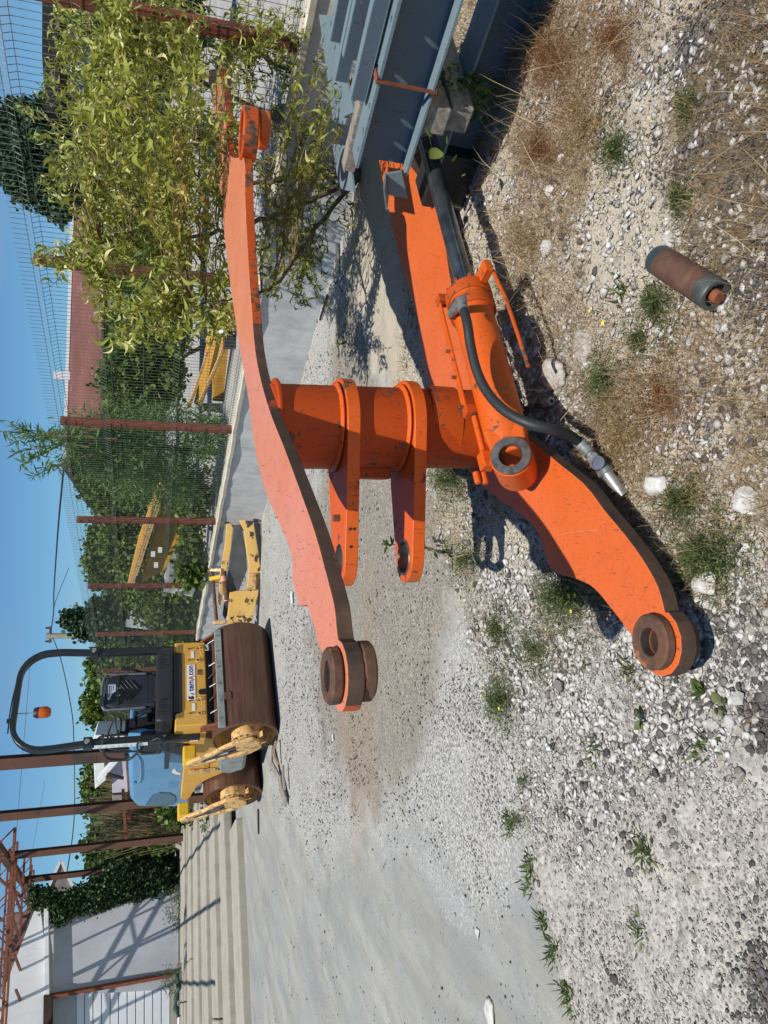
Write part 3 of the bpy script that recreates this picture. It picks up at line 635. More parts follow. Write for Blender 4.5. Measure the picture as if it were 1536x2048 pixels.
# flat guide bar with clamps on the far-upper side, rusty one on the near side
b = MB(); b.bar(pc(.28, .130, math.pi*.74), pc(.92, .130, math.pi*.74), .032, .010); b.build('guide_bar', M['orange'], CY, bevel=.002)
for s_ in (.30, .90):
    b = MB(); q = pc(s_, .115, math.pi*.74); b.bar(q-ax*.02, q+ax*.02, .045, .045); b.build('guide_clamp', M['orange_edge'], CY, bevel=.004)
for s_ in (.33, .48, .62):
    b = MB(); q = pc(s_, .133, math.pi*.74); b.cyl(q, q+np.array([0, 0, .02]), .008, 6); b.build('clamp_bolt', M['rust_red'], CY)
b = MB(); b.tube([pc(.86, .155, -.35), pc(.70, .165, -.45), pc(.52, .165, -.50), pc(.36, .160, -.60)], .0085, 10); b.build('return_pipe', M['orange_edge'], CY, smooth=40)
b = MB(); q = pc(.875, .12, -.25); b.bar(q-ax*.03, q+ax*.03, .09, .035); b.build('pipe_bracket', M['orange'], CY, bevel=.004)
# hose
def gp(x, y, z): return at_z(x, y, z)-co
b = MB(); f0 = pc(.74, .088, math.pi*.5)
b.cyl(f0-np.array([0, 0, .01]), f0+np.array([0, 0, .02]), .022, 6)
b.build('hose_port', M['rust_red'], CY, bevel=.002)
hz = f0[2]+.045
hp = [gp(926, 612, .43), gp(935, 650, .435), gp(941, 690, .43), gp(953, 740, .42), gp(975, 785, .40), gp(1010, 822, .37), gp(1055, 846, .32), gp(1100, 858, .25), gp(1135, 868, .17), gp(1160, 886, .10)]
def spl(P, k=6):
    P = [np.array(p, float) for p in P]; o = []
    for i in range(len(P)-1):
        p0, p1, p2, p3 = P[max(i-1, 0)], P[i], P[i+1], P[min(i+2, len(P)-1)]
        for j in range(k):
            s = j/k; o.append(.5*((2*p1)+(-p0+p2)*s+(2*p0-5*p1+4*p2-p3)*s*s+(-p0+3*p1-3*p2+p3)*s**3))
    return o+[P[-1]]
hs = spl(hp); b = MB(); b.tube(hs, .0185, 16); ho = b.build('hose', M['black_rubber'], CY, smooth=60)
b = MB(); b.tube([f0+np.array([0, 0, .015]), hs[0]+np.array([.03, .02, -.006]), hs[0]+np.array([.008, .012, .0]), hs[2]], [.017, .020, .021, .021], 14); b.build('hose_elbow', M['zinc'], ho, smooth=40)
e1 = hs[-1]; ed = _unit(gp(1212, 942, .06)-e1)
b = MB(); b.lathe(e1-ed*.01, ed, [(.0, 0), (.0225, 0), (.0225, .035), (.019, .037), (.019, .042), (.0215, .044), (.0215, .07), (.016, .072), (.016, .08), (.0, .08)], 20); b.build('crimp_sleeve', M['zinc'], ho, smooth=35)
b = MB(); b.cyl(e1+ed*.072, e1+ed*.108, .0225, 6); b.build('hex_nut', M['zinc'], ho, bevel=.002)
cp = e1+ed*.145+np.array([.022, .0, .028])
b = MB(); b.tube([e1+ed*.108, e1+ed*.15, e1+ed*.165+np.array([0, 0, .0])], [.0195, .022, .022], 14); b.cyl(e1+ed*.15-np.array([0, 0, .02]), e1+ed*.15+np.array([-.004, .01, .02]), .021, 14); b.build('tee_fitting', M['zinc'], ho, smooth=40)
b = MB(); b.tube([e1+ed*.13, gp(1235, 975, .035), gp(1246, 990, .02)], [.021, .021, .019], 12); b.build('buried_pipe_end', M['zinc'], ho, smooth=50)
b = MB(); ca = _unit(np.array([.12, -.62, .78])); b.lathe(cp, ca, [(.0, -.035), (.024, -.035), (.026, -.03), (.026, .0), (.024, .004), (.019, .004), (.018, .001), (.0, .001)], 24); b.build('pipe_cap', simple('dark_blue_plastic_cap', (.035, .05, .085), .4, var=.5, sc=30), ho, smooth=35)
# second, loose hose end
s0 = on_ground(1062, 822); s1 = on_ground(1110, 805); s2 = on_ground(1132, 800)
LH = empty('loose_hose_end', tuple(s0), label='short black hose stub with a grey swivel nut poking out under the cylinder', cat='hose'); 
up3 = np.array([0, 0, .03]); b = MB(); b.tube([(-.06, .02, .05), (0, 0, .045), tuple(s1-s0+up3)], .014, 14); b.build('hose', M['black_rubber'], LH, smooth=50)
b = MB(); dd = _unit(s2-s1); b.ring(s1-s0+up3+dd*.0, dd, .0185, .008, .05, 18, ch=.003); b.cyl(s1-s0+up3-dd*.04, s1-s0+up3-dd*.02, .0165, 14); b.build('swivel_nut', M['zinc'], LH, smooth=35)
# ---------------------------------------------------------------- rusty pin lying in the grass
p0 = at_z(1318, 520, .055); p1 = at_z(1432, 592, .05); d_ = _unit(p1-p0); Ln = np.linalg.norm(p1-p0)
PN = empty('steel_pin', tuple((p0+p1)/2*np.array([1, 1, 0])), label='rusty brown steel pin with blue-grey ends lying in the dry grass', cat='steel pin'); po = (p0+p1)/2*np.array([1, 1, 0])
rr = .046
b = MB(); b.lathe(p0-po, d_, [(.0, -.012), (rr*.6, -.012), (rr*.93, -.008), (rr, .0), (rr, .045)], 36); b.build('front_collar', simple('dull_teal_metal', (.06, .085, .09), .5, .2, .4, 18), PN, smooth=40)
b = MB(); b.lathe(p0-po, d_, [(rr*1.005, .035), (rr*1.005, Ln-.05)], 36); b.build('pin_shaft', rust('dull_brown_rust', (.12, .058, .036), (.06, .034, .024), 20), PN, smooth=40)
b = MB(); b.lathe(p0-po, d_, [(rr, Ln-.05), (rr, Ln-.005), (rr*.93, Ln), (rr*.72, Ln), (rr*.70, Ln-.018), (.0, Ln-.018)], 36); b.build('end_collar', simple('grey_green_metal', (.09, .10, .09), .5, .3, .4, 25), PN, smooth=40)
b = MB(); b.lathe(p0-po, d_, [(.019, Ln-.02), (.019, Ln+.012), (.015, Ln+.017), (.0, Ln+.017)], 24); b.build('end_stub', M['rust_red'], PN, smooth=40)
# ---------------------------------------------------------------- tandem road roller
RO = np.array([-2.30, 9.735, 0.]); RU = np.array([.7295, .6839, 0.]); RV = np.array([-.6839, .7295, 0.]); RANG = math.atan2(.6839, .7295)
RL = empty('road_roller', tuple(RO), RANG, 'yellow tandem road roller with a faded blue hood and a black roll bar', 'road roller')
def loc(P): d = np.asarray(P)-RO; return np.array([d@RU, d@RV, d[2]])
def fv(x, y, v): return loc(at_plane(x, y, RO+RV*v, RV))          # point on a plane v = const
def fu(x, y, u): return loc(at_plane(x, y, RO+RU*u, RU))          # point on a plane u = const
def drum(v, label):
    b = MB(); ui = -.47; r = .405; prof = [(r-.035, ui), (r-.035, -.735), (r-.01, -.74), (r, -.73), (r, .71), (r-.01, .72), (r-.035, .715), (r-.035, .45)]
    b.lathe((0, v, r), (1, 0, 0), prof, 72)
    o = b.build('drum', M['drum'], RL, smooth=30, label=label)
    b = MB(); b.lathe((0, v, r), (1, 0, 0), [(0, ui), (r-.034, ui)], 48); b.lathe((0, v, r), (1, 0, 0), [(r-.0365, ui), (r-.0365, -.73)], 56); b.lathe((0, v, r), (1, 0, 0), [(0, .45), (r-.034, .45)], 48)
    b.build('drum_inside', M['yellow_mud'], o, smooth=30)
    b = MB(); b.lathe((0, v, r), (1, 0, 0), [(0, -.775), (.105, -.775), (.125, -.76), (.165, -.755), (.172, -.74), (.172, -.60), (.14, -.58), (.14, ui)], 40)
    h = b.build('hub', M['yellow_mud'], o, smooth=30)
    for k in range(12):
        a = k*math.pi/6; b = MB(); c = (-.757, v+.147*math.cos(a), r+.147*math.sin(a)); b.cyl(c, (c[0]-.014, c[1], c[2]), .011, 6); b.build('hub_bolt', M['rust'], h) if k < 12 else None
    return o
def fork(v, label):
    """lozenge shaped arm with a long slot, from the frame down to the drum hub"""
    top = np.array([v+.42, 1.06]); hub = np.array([v+.02, .405]); d = _unit(np.append(hub-top, 0))[:2]; n = np.array([-d[1], d[0]])
    L_ = np.linalg.norm(hub-top)
    def pt(s, w_): q = top+d*s+n*w_; return (0., q[0], q[1])
    outl = [(-.02, -.045), (-.05, 0), (-.02, .045), (.10, .085), (.36, .10), (.50, .16), (L_-.02, .19), (L_+.15, .13), (L_+.19, 0), (L_+.15, -.13), (L_-.02, -.19), (.50, -.15), (.36, -.10), (.10, -.085)]
    inn = [(.20, -.035), (.20, .035), (.34, .045), (.46, .10), (L_-.08, .12), (L_-.13, 0), (L_-.08, -.12), (.46, -.09), (.34, -.045)]
    bm = bmesh.new(); u0 = -.80
    def lp_(P):
        vs = [bm.verts.new((u0, pt(*p)[1], pt(*p)[2])) for p in P]; return [bm.edges.new((vs[i], vs[(i+1) % len(vs)])) for i in range(len(vs))]
    e = lp_(outl)+lp_(inn); bmesh.ops.triangle_fill(bm, use_beauty=True, use_dissolve=False, edges=e)
    ex = bmesh.ops.extrude_face_region(bm, geom=list(bm.faces)); bmesh.ops.translate(bm, verts=[g for g in ex['geom'] if isinstance(g, bmesh.types.BMVert)], vec=(-.045, 0, 0))
    bmesh.ops.recalc_face_normals(bm, faces=bm.faces); me = bpy.data.meshes.new('fork_arm'); bm.to_mesh(me); bm.free(); me.materials.append(M['yellow_mud'])
    o = bpy.data.objects.new('fork_arm', me); S.collection.objects.link(o); o.parent = RL; tag(o, label)
    bv = o.modifiers.new('bevel', 'BEVEL'); bv.width = .008; bv.segments = 2; bv.limit_method = 'ANGLE'; bv.angle_limit = math.radians(30)
    b = MB(); 
    for k, w_ in enumerate((-.02, .015)):
        b = MB(); P = [pt(.16, w_*.5), pt(.30, w_), pt(.44, w_*2), pt(L_-.06, w_*2.5)]; P = [(-.835, p[1], p[2]) for p in P]; b.tube(spl(P, 4), .013, 8); b.build('hydraulic_hose', M['black_rubber'], o, smooth=50)
    b = MB(); b.box((-.71, top[0]+.0, top[1]+.0), (.20, .20, .16)); b.build('fork_mount', M['yellow_bright'], RL, bevel=.02)
drum(0, 'rear drum, polished brown'); drum(1.76, 'front drum'); fork(0, 'fork arm of the rear drum'); fork(1.76, 'fork arm of the front drum')
# frames
def sidep(P, u0, u1, mat, name, bevel=.008, label=None):
    b = MB(); b.prism([(u0, p[0], p[1]) for p in P], (u1-u0, 0, 0)); return b.build(name, mat, RL, bevel=bevel, label=label)
sidep([(.28, .98), (.50, .60), (.78, .56), (.95, .82), (1.00, 1.10), (.30, 1.24)], -.52, .52, M['yellow'], 'rear_frame')
sidep([(.98, .60), (1.28, .55), (1.42, .72), (1.62, .90), (2.0, .97), (2.12, 1.02), (2.05, 1.10), (.98, 1.10)], -.58, .58, M['yellow'], 'front_frame')
sidep([(.72, .30), (1.22, .28), (1.34, .50), (1.22, .66), (.84, .68), (.70, .52)], -.60, -.15, M['greysteel'], 'step_cover', bevel=.05)
b = MB(); b.box((-.605, 1.12, .86), (.03, .07, .34)); b.build('hinge_plate', M['yellow_mud'], RL, bevel=.006)
b = MB(); b.box((0, .95, .6), (.5, .4, .5)); b.build('articulation_joint', M['black'], RL, bevel=.03)
# warning triangle
q = [fu(401, 1530, -.60), fu(420, 1519, -.60), fu(419, 1538, -.60)]
for nm, mat, s, du in (('decal_border', M['decal_black'], 1.0, -.582), ('decal_face', M['yellow_bright'], .72, -.5835)):
    c = sum(q)/3; b = MB(); P = [c+(p-c)*s for p in q]; b.prism([(du, p[1], p[2]) for p in P], (-.0012, 0, 0)); b.build(nm, mat, RL)
c = sum(q)/3
for k in range(3):
    b = MB(); b.box((-.586, c[1]-.025+.022*k, c[2]-.008), (.001, .008, .045)); b.build('decal_print', M['decal_black'], RL)
b = MB(); b.box((-.586, c[1]-.003, c[2]-.008), (.001, .066, .007)); b.build('decal_print', M['decal_black'], RL)
# rear panel with the recess that takes the water tank
VP = -.17
P = [(-.60, .87), (.58, .87), (.58, 1.25), (.44, 1.25), (.42, 1.17), (-.41, 1.17), (-.44, 1.25), (-.60, 1.25)]
b = MB(); b.prism([(p[0], VP, p[1]) for p in P], (0, .55, 0)); b.build('rear_panel', M['yellow'], RL, bevel=.014, seg=3)
for uc in (-.36, .39):
    for sx in (-.085, .085):
        for sz in (-.06, .05):
            b = MB(); b.bar((uc+sx, VP-.012, 1.02+sz-.018), (uc+sx, VP-.012, 1.02+sz+.018), .012, .014); b.build('latch', M['rust_red'], RL)
    b = MB(); b.box((uc, VP-.003, 1.03), (.10, .006, .035)); b.build('label_plate', M['decal_white'], RL)
    b = MB(); b.tube(spl([(uc-.11, VP-.012, 1.0), (uc-.11, VP-.02, .945), (uc, VP-.02, .93), (uc+.11, VP-.02, .945), (uc+.11, VP-.012, 1.0)], 5), .006, 8); b.build('grab_handle', M['yellow_mud'], RL, smooth=50)
b = MB(); b.cyl((-.155, VP-.004, .93), (-.155, VP+.01, .93), .040, 20); b.box((-.155, VP-.002, .895), (.08, .008, .05)); b.build('tow_opening', M['decal_black'], RL)
b = MB(); b.box((.12, VP-.002, .955), (.085, .006, .065)); b.build('vent', M['yellow_worn'], RL)
for k in range(7):
    b = MB(); b.box((.085+k*.0115, VP-.007, .955), (.005, .006, .055)); b.build('vent_slat', M['rust'], RL)
# company sign
sa, sb = fv(379, 1401, VP), fv(379, 1330, VP); su0, su1 = sa[0], sb[0]; szc = 1.055; sh_ = .098
b = MB(); b.box(((su0+su1)/2, VP-.004, szc), (su1-su0, .006, sh_)); sg = b.build('company_sign', M['decal_white'], RL)
def text(s, x, z, size, mat, name='lettering', y=VP-.0078, par=None, bold=.0):
    cu = bpy.data.curves.new(name, 'FONT'); cu.body = s; cu.size = size; cu.extrude = .0006; cu.offset = bold
    o = bpy.data.objects.new(name, cu); S.collection.objects.link(o); dg = bpy.context.evaluated_depsgraph_get()
    me = bpy.data.meshes.new_from_object(o.evaluated_get(dg)); bpy.data.objects.remove(o)
    me.materials.clear(); me.materials.append(mat); o = bpy.data.objects.new(name, me); S.collection.objects.link(o); o.parent = par or RL
    o.location = (x, y, z); o.rotation_euler = (math.pi/2, 0, 0); bb = [v.co.x for v in me.vertices]; return o, max(bb)
x = su0+(su1-su0)*.245
for s_, m_ in (('tem', M['decal_navy']), ('A', M['decal_red']), ('con', M['decal_navy'])):
    o, wd = text(s_, x, szc-.026 if s_ != 'A' else szc-.034, .098 if s_ != 'A' else .095, m_, par=sg, bold=.0022); x += wd+.004
wsc = 1.0
b = MB(); b.add([(su0+.012, VP-.0078, szc-.032), (su0+.045, VP-.0078, szc-.032), (su0+.060, VP-.0078, szc-.005), (su0+.04, VP-.0078, szc+.005), (su0+.062, VP-.0078, szc+.034), (su0+.018, VP-.0078, szc+.034)], [(0, 1, 2, 3, 4, 5)]); b.build('logo_mark', M['decal_black'], sg)
b = MB(); b.add([(su0+.066, VP-.0078, szc-.034), (su0+.092, VP-.0078, szc-.034), (su0+.10, VP-.0078, szc+.012), (su0+.082, VP-.0078, szc+.006)], [(0, 1, 2, 3)]); b.build('logo_stroke', M['decal_red'], sg)
# black block standing for the shade in the gap under the panel; scraper bar
b = MB(); b.box((0, .10, .80), (1.0, .36, .16)); b.build('gap_shade_block', M['black'], RL)  # solid black filler, darkness of the gap put in as colour
for k, uu in enumerate((-.30, .02)):
    b = MB(); b.tube(spl([(uu, -.10, .88), (uu+.04, -.2, .80), (uu+.10, -.26, .74)], 5), .010, 8); b.build('spray_hose', M['black_rubber'], RL, smooth=60)
b = MB(); b.box((-.035, -.315, .715), (1.38, .05, .085)); b.build('scraper_bar', M['greysteel'], RL, bevel=.006)
for k in range(6):
    b = MB(); uu = -.62+k*.235; b.cyl((uu, -.335, .735), (uu, -.352, .735), .011, 8); b.build('scraper_bolt', M['steel'], RL)
for uu in (-.48, -.12, .18, .52):
    b = MB(); b.tube([(uu, -.30, .76), (uu, -.22, .83)], .012, 8); b.build('spray_nozzle', M['steel'], RL, smooth=50)
b = MB(); b.box((-.34, -.372, .635), (.10, .012, .09)); b.build('scraper_tab', M['rust'], RL, bevel=.003)
for s_ in (-1, 1):
    b = MB(); b.prism([(s_*.66-.02, -.34, .68), (s_*.66-.02, -.20, .68), (s_*.60-.02, .0, .95), (s_*.60-.02, -.12, .95)], (.03, 0, 0)); b.build('scraper_bracket', M['rust_red'], RL, bevel=.004)
# water tank
b = MB(); b.box((-.01, .02, 1.225), (.82, .42, .115)); b.build('water_tank', M['black'], RL, bevel=.02, seg=3)
b = MB(); b.prism([(-.53, -.20, 1.285), (.50, -.20, 1.285), (.50, -.20, 1.40), (.47, -.14, 1.475), (-.50, -.14, 1.475), (-.53, -.20, 1.40)], (0, .50, 0)); b.build('tank_lid', M['black'], RL, bevel=.022, seg=3)
for uu in (-.42, -.34, -.26, .22, .30, .38):
    b = MB(); b.box((uu, -.185, 1.375), (.035, .03, .14)); b.build('tank_rib', M['black'], RL, bevel=.008)
b = MB(); b.box((-.015, -.208, 1.292), (1.04, .02, .022)); b.build('tank_seam', M['black'], RL, bevel=.004)
# seat
sv = .32; sx = .20
b = MB(); b.prism([(sx-.235, sv, 1.53), (sx+.235, sv, 1.53), (sx+.235, sv, 1.98), (sx+.20, sv, 2.10), (sx-.20, sv, 2.10), (sx-.235, sv, 1.98)], (0, .12, 0)); st_ = b.build('seat_back', M['seat'], RL, bevel=.035, seg=3)
b = MB(); b.tube(spl([(sx-.245, sv+.02, 1.60), (sx-.25, sv+.02, 1.95), (sx-.21, sv+.02, 2.115), (sx+.21, sv+.02, 2.115), (sx+.25, sv+.02, 1.95), (sx+.245, sv+.02, 1.60)], 5), .018, 8); b.build('seat_piping', simple('grey_piping', (.12, .125, .14), .5), st_, smooth=60)
for k in range(4):
    zz_ = 1.70+k*.055; b = MB(); b.tube(spl([(sx-.15, sv-.006, zz_+.10), (sx-.05, sv-.012, zz_+.03), (sx, sv-.014, zz_), (sx+.05, sv-.012, zz_+.03), (sx+.15, sv-.006, zz_+.10)], 4), .007, 6); b.build('seat_rib', M['black'], st_, smooth=60)
b = MB(); b.box((sx, sv-.008, 1.935), (.42, .022, .025)); b.build('seat_strap', M['black'], st_, bevel=.004)
b = MB(); b.prism([(sx-.13, sv-.006, 2.06), (sx+.09, sv-.006, 2.06), (sx+.09, sv-.006, 1.97), (sx-.01, sv-.006, 1.965), (sx-.05, sv-.006, 2.01), (sx-.13, sv-.006, 2.035)], (0, -.003, 0)); tl = b.build('torn_label', simple('silver_sticker', (.55, .57, .66), .35, .2, .1), st_)
for k, (a_, b_) in enumerate(((-.10, .07), (-.02, .07), (.0, .07))):
    bb = MB(); bb.box((sx+(a_+b_)/2, sv-.0105, 2.045-k*.022), (b_-a_, .001, .010 if k == 0 else .004)); bb.build('label_print', M['decal_navy'], tl)
for dx in (-.075, .03):
    b = MB(); b.box((sx+dx, sv-.012, 1.932), (.028, .012, .048)); b.build('buckle', M['steel'], st_, bevel=.003)
b = MB(); b.box((sx, .55, 1.52), (.48, .46, .12)); b.build('seat_cushion', M['seat'], RL, bevel=.03)
b = MB(); b.box((sx, .45, 1.43), (.36, .34, .12)); b.build('seat_base', M['black'], RL, bevel=.02)
for s_ in (-1, 1):
    b = MB(); b.bar((sx+s_*.29, sv+.05, 1.72), (sx+s_*.29, sv+.40, 1.72), .055, .045); ar = b.build('armrest', M['black'], RL, bevel=.015)
    b = MB(); b.bar((sx+s_*.27, sv+.06, 1.52), (sx+s_*.29, sv+.08, 1.72), .03, .05); b.build('armrest_post', M['black'], ar, bevel=.006)
# console, steering wheel, levers, cab floor
b = MB(); b.box((-.02, .62, 1.32), (1.16, .75, .06)); b.build('platform', M['blackpaint'], RL, bevel=.01)
b = MB(); b.prism([(-.46, .80, 1.35), (-.46, 1.02, 1.35), (-.46, .98, 1.82), (-.46, .86, 1.86)], (.55, 0, 0)); b.build('console', M['black'], RL, bevel=.02)
b = MB(); b.box((-.46, .50, 1.52), (.14, .42, .26)); b.build('side_console', M['black'], RL, bevel=.03)
b = MB(); q0 = np.array([-.12, .80, 1.98]); wa = _unit((0, -.45, .9)); u_, v_, d_ = frame(wa); b.tube([q0+.19*(math.cos(a)*u_+math.sin(a)*v_) for a in np.linspace(0, 2*math.pi, 33)], .015, 8, False); sw = b.build('steering_wheel', M['black_rubber'], RL, smooth=60)
for k in range(3):
    a = k*2.09; b = MB(); b.tube([q0-wa*.04, q0+.19*(math.cos(a)*u_+math.sin(a)*v_)], .010, 6); b.build('wheel_spoke', M['black'], sw, smooth=60)
b = MB(); b.tube([q0-wa*.04, q0-wa*.35], .025, 10); b.build('steering_column', M['black'], sw, smooth=60)
b = MB(); b.tube([(.56, .50, 1.62), (.60, .46, 1.80), (.60, .46, 1.82)], .012, 8); b.tube([(.60, .46, 1.80), (.61, .45, 1.92)], .030, 10); b.build('drive_lever', M['black'], RL, smooth=60)
b = MB(); b.box((-.36, .60, 1.80), (.12, .03, .10)); b.build('control_plate', M['zinc'], RL, bevel=.004)
# roll bar
for s_ in (-1, 1):
    b = MB(); b.bar((s_*.625, .08, .95), (s_*.625, .08, 2.26), .095, .075, up=(0, 1, 0)); po = b.build('roll_bar_post', M['blackpaint'], RL, bevel=.012)
    b = MB(); b.cyl((s_*.625, .0, 2.24), (s_*.625, .16, 2.24), .028, 12); b.build('hinge_bolt', M['greysteel'], po, smooth=40)
    b = MB(); b.box((s_*.625, .08, 2.235), (.13, .11, .10)); b.build('hinge_plate', M['blackpaint'], po, bevel=.01)
def rbar(P, w_, h_):
    b = MB(); P = [np.array(p, float) for p in P]; n = len(P); V_ = []
    for i in range(n):
        t_ = _unit(P[min(i+1, n-1)]-P[max(i-1, 0)]); nn = np.array([t_[2], 0, -t_[0]])
        for a, c_ in ((-1, -1), (1, -1), (1, 1), (-1, 1)): V_.append(P[i]+nn*a*w_/2+np.array([0, 1, 0])*c_*h_/2)
    F_ = [(i*4+j, i*4+(j+1) % 4, (i+1)*4+(j+1) % 4, (i+1)*4+j) for i in range(n-1) for j in range(4)]+[(3, 2, 1, 0), (n*4-4, n*4-3, n*4-2, n*4-1)]
    return b.add(V_, F_)
ar_ = [(-.625, .08, 2.24), (-.655, .09, 2.62)]+[(-.655+.36*(1-math.cos(a)), .10, 2.74+.34*math.sin(a)) for a in np.linspace(0, math.pi/2, 9)]+[(.655-.36*(1-math.cos(a)), .10, 2.74+.34*math.sin(a)) for a in np.linspace(math.pi/2, 0, 9)]+[(.655, .09, 2.62), (.625, .08, 2.24)]
rbar(ar_, .062, .095).build('roll_bar_arch', M['blackpaint'], RL, smooth=35, bevel=.01)
b = MB(); b.tube([(-.26, .10, 3.10), (-.26, .10, 3.15)], .028, 10); b.tube(spl([(-.42, .10, 3.12), (-.1, .10, 3.13), (.25, .10, 3.11)], 5), .008, 6); b.build('work_light_mount', M['blackpaint'], RL, smooth=50)
b = MB(); b.tube([(-.17, .10, 3.05), (-.17, .10, 2.87)], .006, 6); bc_ = b.build('beacon_stalk', M['greysteel'], RL)
b = MB(); b.lathe((-.17, .10, 2.74), (0, 0, 1), [(.0, .13), (.05, .13), (.065, .10), (.068, .075), (.0, .075)], 24); b.build('beacon_base', M['black'], bc_, smooth=40)
b = MB(); b.lathe((-.17, .10, 2.74), (0, 0, -1), [(.064, -.075), (.072, -.03), (.066, .02), (.045, .055), (.0, .065)], 24); b.build('beacon_lens', M['amber'], bc_, smooth=60)
b = MB(); b.tube(spl([(.0, .12, 1.36), (-.02, .12, 1.4), (-.05, .10, 1.5)], 3), .01, 6); b.build('cable', M['black_rubber'], RL)
# sticker strip down the left post
b = MB(); b.box((-.676, .075, 1.86), (.006, .075, .60)); ss = b.build('sticker_strip', M['decal_white'], RL)
for k, h_ in enumerate((.05, .03, .045, .02, .06, .03, .04, .02)):
    b = MB(); b.box((-.680, .075+.01*(k % 2), 2.10-k*.07), (.001, .03, h_)); b.build('sticker_print', simple('grey_green_print', (.40, .48, .45), .5, var=.05, bump=0) if k == 0 else bpy.data.materials['grey_green_print'], ss)
b = MB(); b.box((-.676, .09, 1.02), (.004, .022, .10)); b.build('serial_tag', M['decal_white'], RL)
# rails beside the operator
def rail(P, r=.016): b = MB(); b.tube(spl(P, 7), r, 10); return b.build('hand_rail', M['black_rubber'], RL, smooth=60)
uR = -.66
rail([fu(205, 1470, uR), fu(206, 1500, uR), fu(212, 1514, uR), fu(225, 1519, uR), fu(258, 1518, uR), fu(275, 1505, uR), fu(300, 1482, uR), fu(320, 1476, uR), fu(332, 1470, uR)])
rail([fu(274, 1494, uR-.03), fu(281, 1505, uR-.03), fu(310, 1505, uR-.03), fu(319, 1500, uR-.03), fu(320, 1480, uR-.03), fu(318, 1476, uR-.03), fu(300, 1482, uR-.03), fu(278, 1484, uR-.03), fu(274, 1494, uR-.03)], .011)
rail([(-.50, .62, 1.55), (-.50, .60, 2.0), (-.46, .60, 2.12), (-.30, .62, 2.16), (-.26, .63, 2.05), (-.25, .65, 1.75)], .014)
rail([(-.42, .70, 1.55), (-.42, .70, 1.95), (-.36, .70, 2.04), (-.22, .70, 2.0)], .014)
# engine shroud and hood
sidep([(.20, 1.30), (.28, 1.03), (.62, .98), (.72, 1.05), (.55, 1.30), (.45, 1.42), (.22, 1.42)], -.60, .60, M['black'], 'engine_shroud', .03)
uh = -.50
hoodpix = [(262, 1494), (262, 1560), (264, 1600), (276, 1613), (330, 1614), (368, 1614), (379, 1595), (384, 1583), (374, 1566), (382, 1550), (386, 1525), (372, 1516), (352, 1505), (345, 1500), (322, 1488), (290, 1484)]
hp_ = [fu(x_, y_, uh)[1:] for x_, y_ in hoodpix]
b = MB(); cu = .0; secs = [(uh, -9, 0.), (uh+.08, -9, .03), (uh+.20, -9, .04), (uh+.28, .95, .04), (.35, 1.0, .04), (.49, 1.05, .02)]
n = len(hp_); V_ = []
zmax = max(p[1] for p in hp_)
for (uu, s_, dz) in secs:
    for p in hp_:
        k = sstep(zmax-.45, zmax, p[1]); inset = .0
        V_.append((uu, max(p[0], s_), p[1]+dz*float(k)))
F_ = [(i*n+j, i*n+(j+1) % n, (i+1)*n+(j+1) % n, (i+1)*n+j) for i in range(len(secs)-1) for j in range(n)]+[tuple(range(n-1, -1, -1)), tuple((len(secs)-1)*n+j for j in range(n))]
b.add(V_, F_); hd = b.build('engine_hood', M['bluehood'], RL, smooth=45, bevel=.035, seg=4)
wp = [fu(x_, y_, uh) for x_, y_ in ((294, 1609), (307, 1590), (320, 1585), (340, 1586), (350, 1592), (351, 1602), (344, 1608), (330, 1611))]
def onhood(name, P, mat, th=.004, par=hd): b = MB(); b.prism([(uh, p[1], p[2]) for p in P], (-th, 0, 0)); return b.build(name, mat, par)
c = sum(wp)/len(wp); onhood('window_frame', [c+(p-c)*1.07 for p in wp], simple('dark_blue_rim', (.03, .10, .18), .5), .006); onhood('hood_window', wp, M['glass'], .009)
onhood('hood_decal', [fu(*p, uh) for p in ((334, 1575), (339, 1564), (358, 1564), (352, 1576))], simple('blue_patch', (.10, .24, .42), .4, var=.3, sc=30), .003)
ridge = [fu(*p, uh-.012) for p in ((376, 1614), (374, 1600), (372, 1585), (374, 1572), (380, 1560), (385, 1548))]
b = MB(); b.tube(spl(ridge, 4), .024, 10); b.build('hood_lip', M['bluehood'], hd, smooth=60)
sc_ = [fu(*p, uh-.004) for p in ((272, 1508), (280, 1520), (282, 1540), (281, 1558), (274, 1566), (266, 1562))]
b = MB(); b.tube(spl(sc_, 4), .012, 8); b.build('hood_crease', M['bluehood'], hd, smooth=60)
P = [fu(*p, uh) for p in ((345, 1540), (350, 1538), (353, 1543), (362, 1546), (360, 1549), (352, 1548), (344, 1545))]
onhood('repair_patch', P, simple('cream_filler', (.70, .66, .56), .8), .004)
P = [fu(*p, uh) for p in ((305, 1497), (318, 1486), (320, 1497), (312, 1500))]
onhood('pale_sticker', P, simple('pink_white_sticker', (.75, .66, .68), .5), .004)
onhood('white_tag', [fu(*p, uh) for p in ((340, 1494), (352, 1493), (353, 1498), (341, 1499))], M['decal_white'], .01)
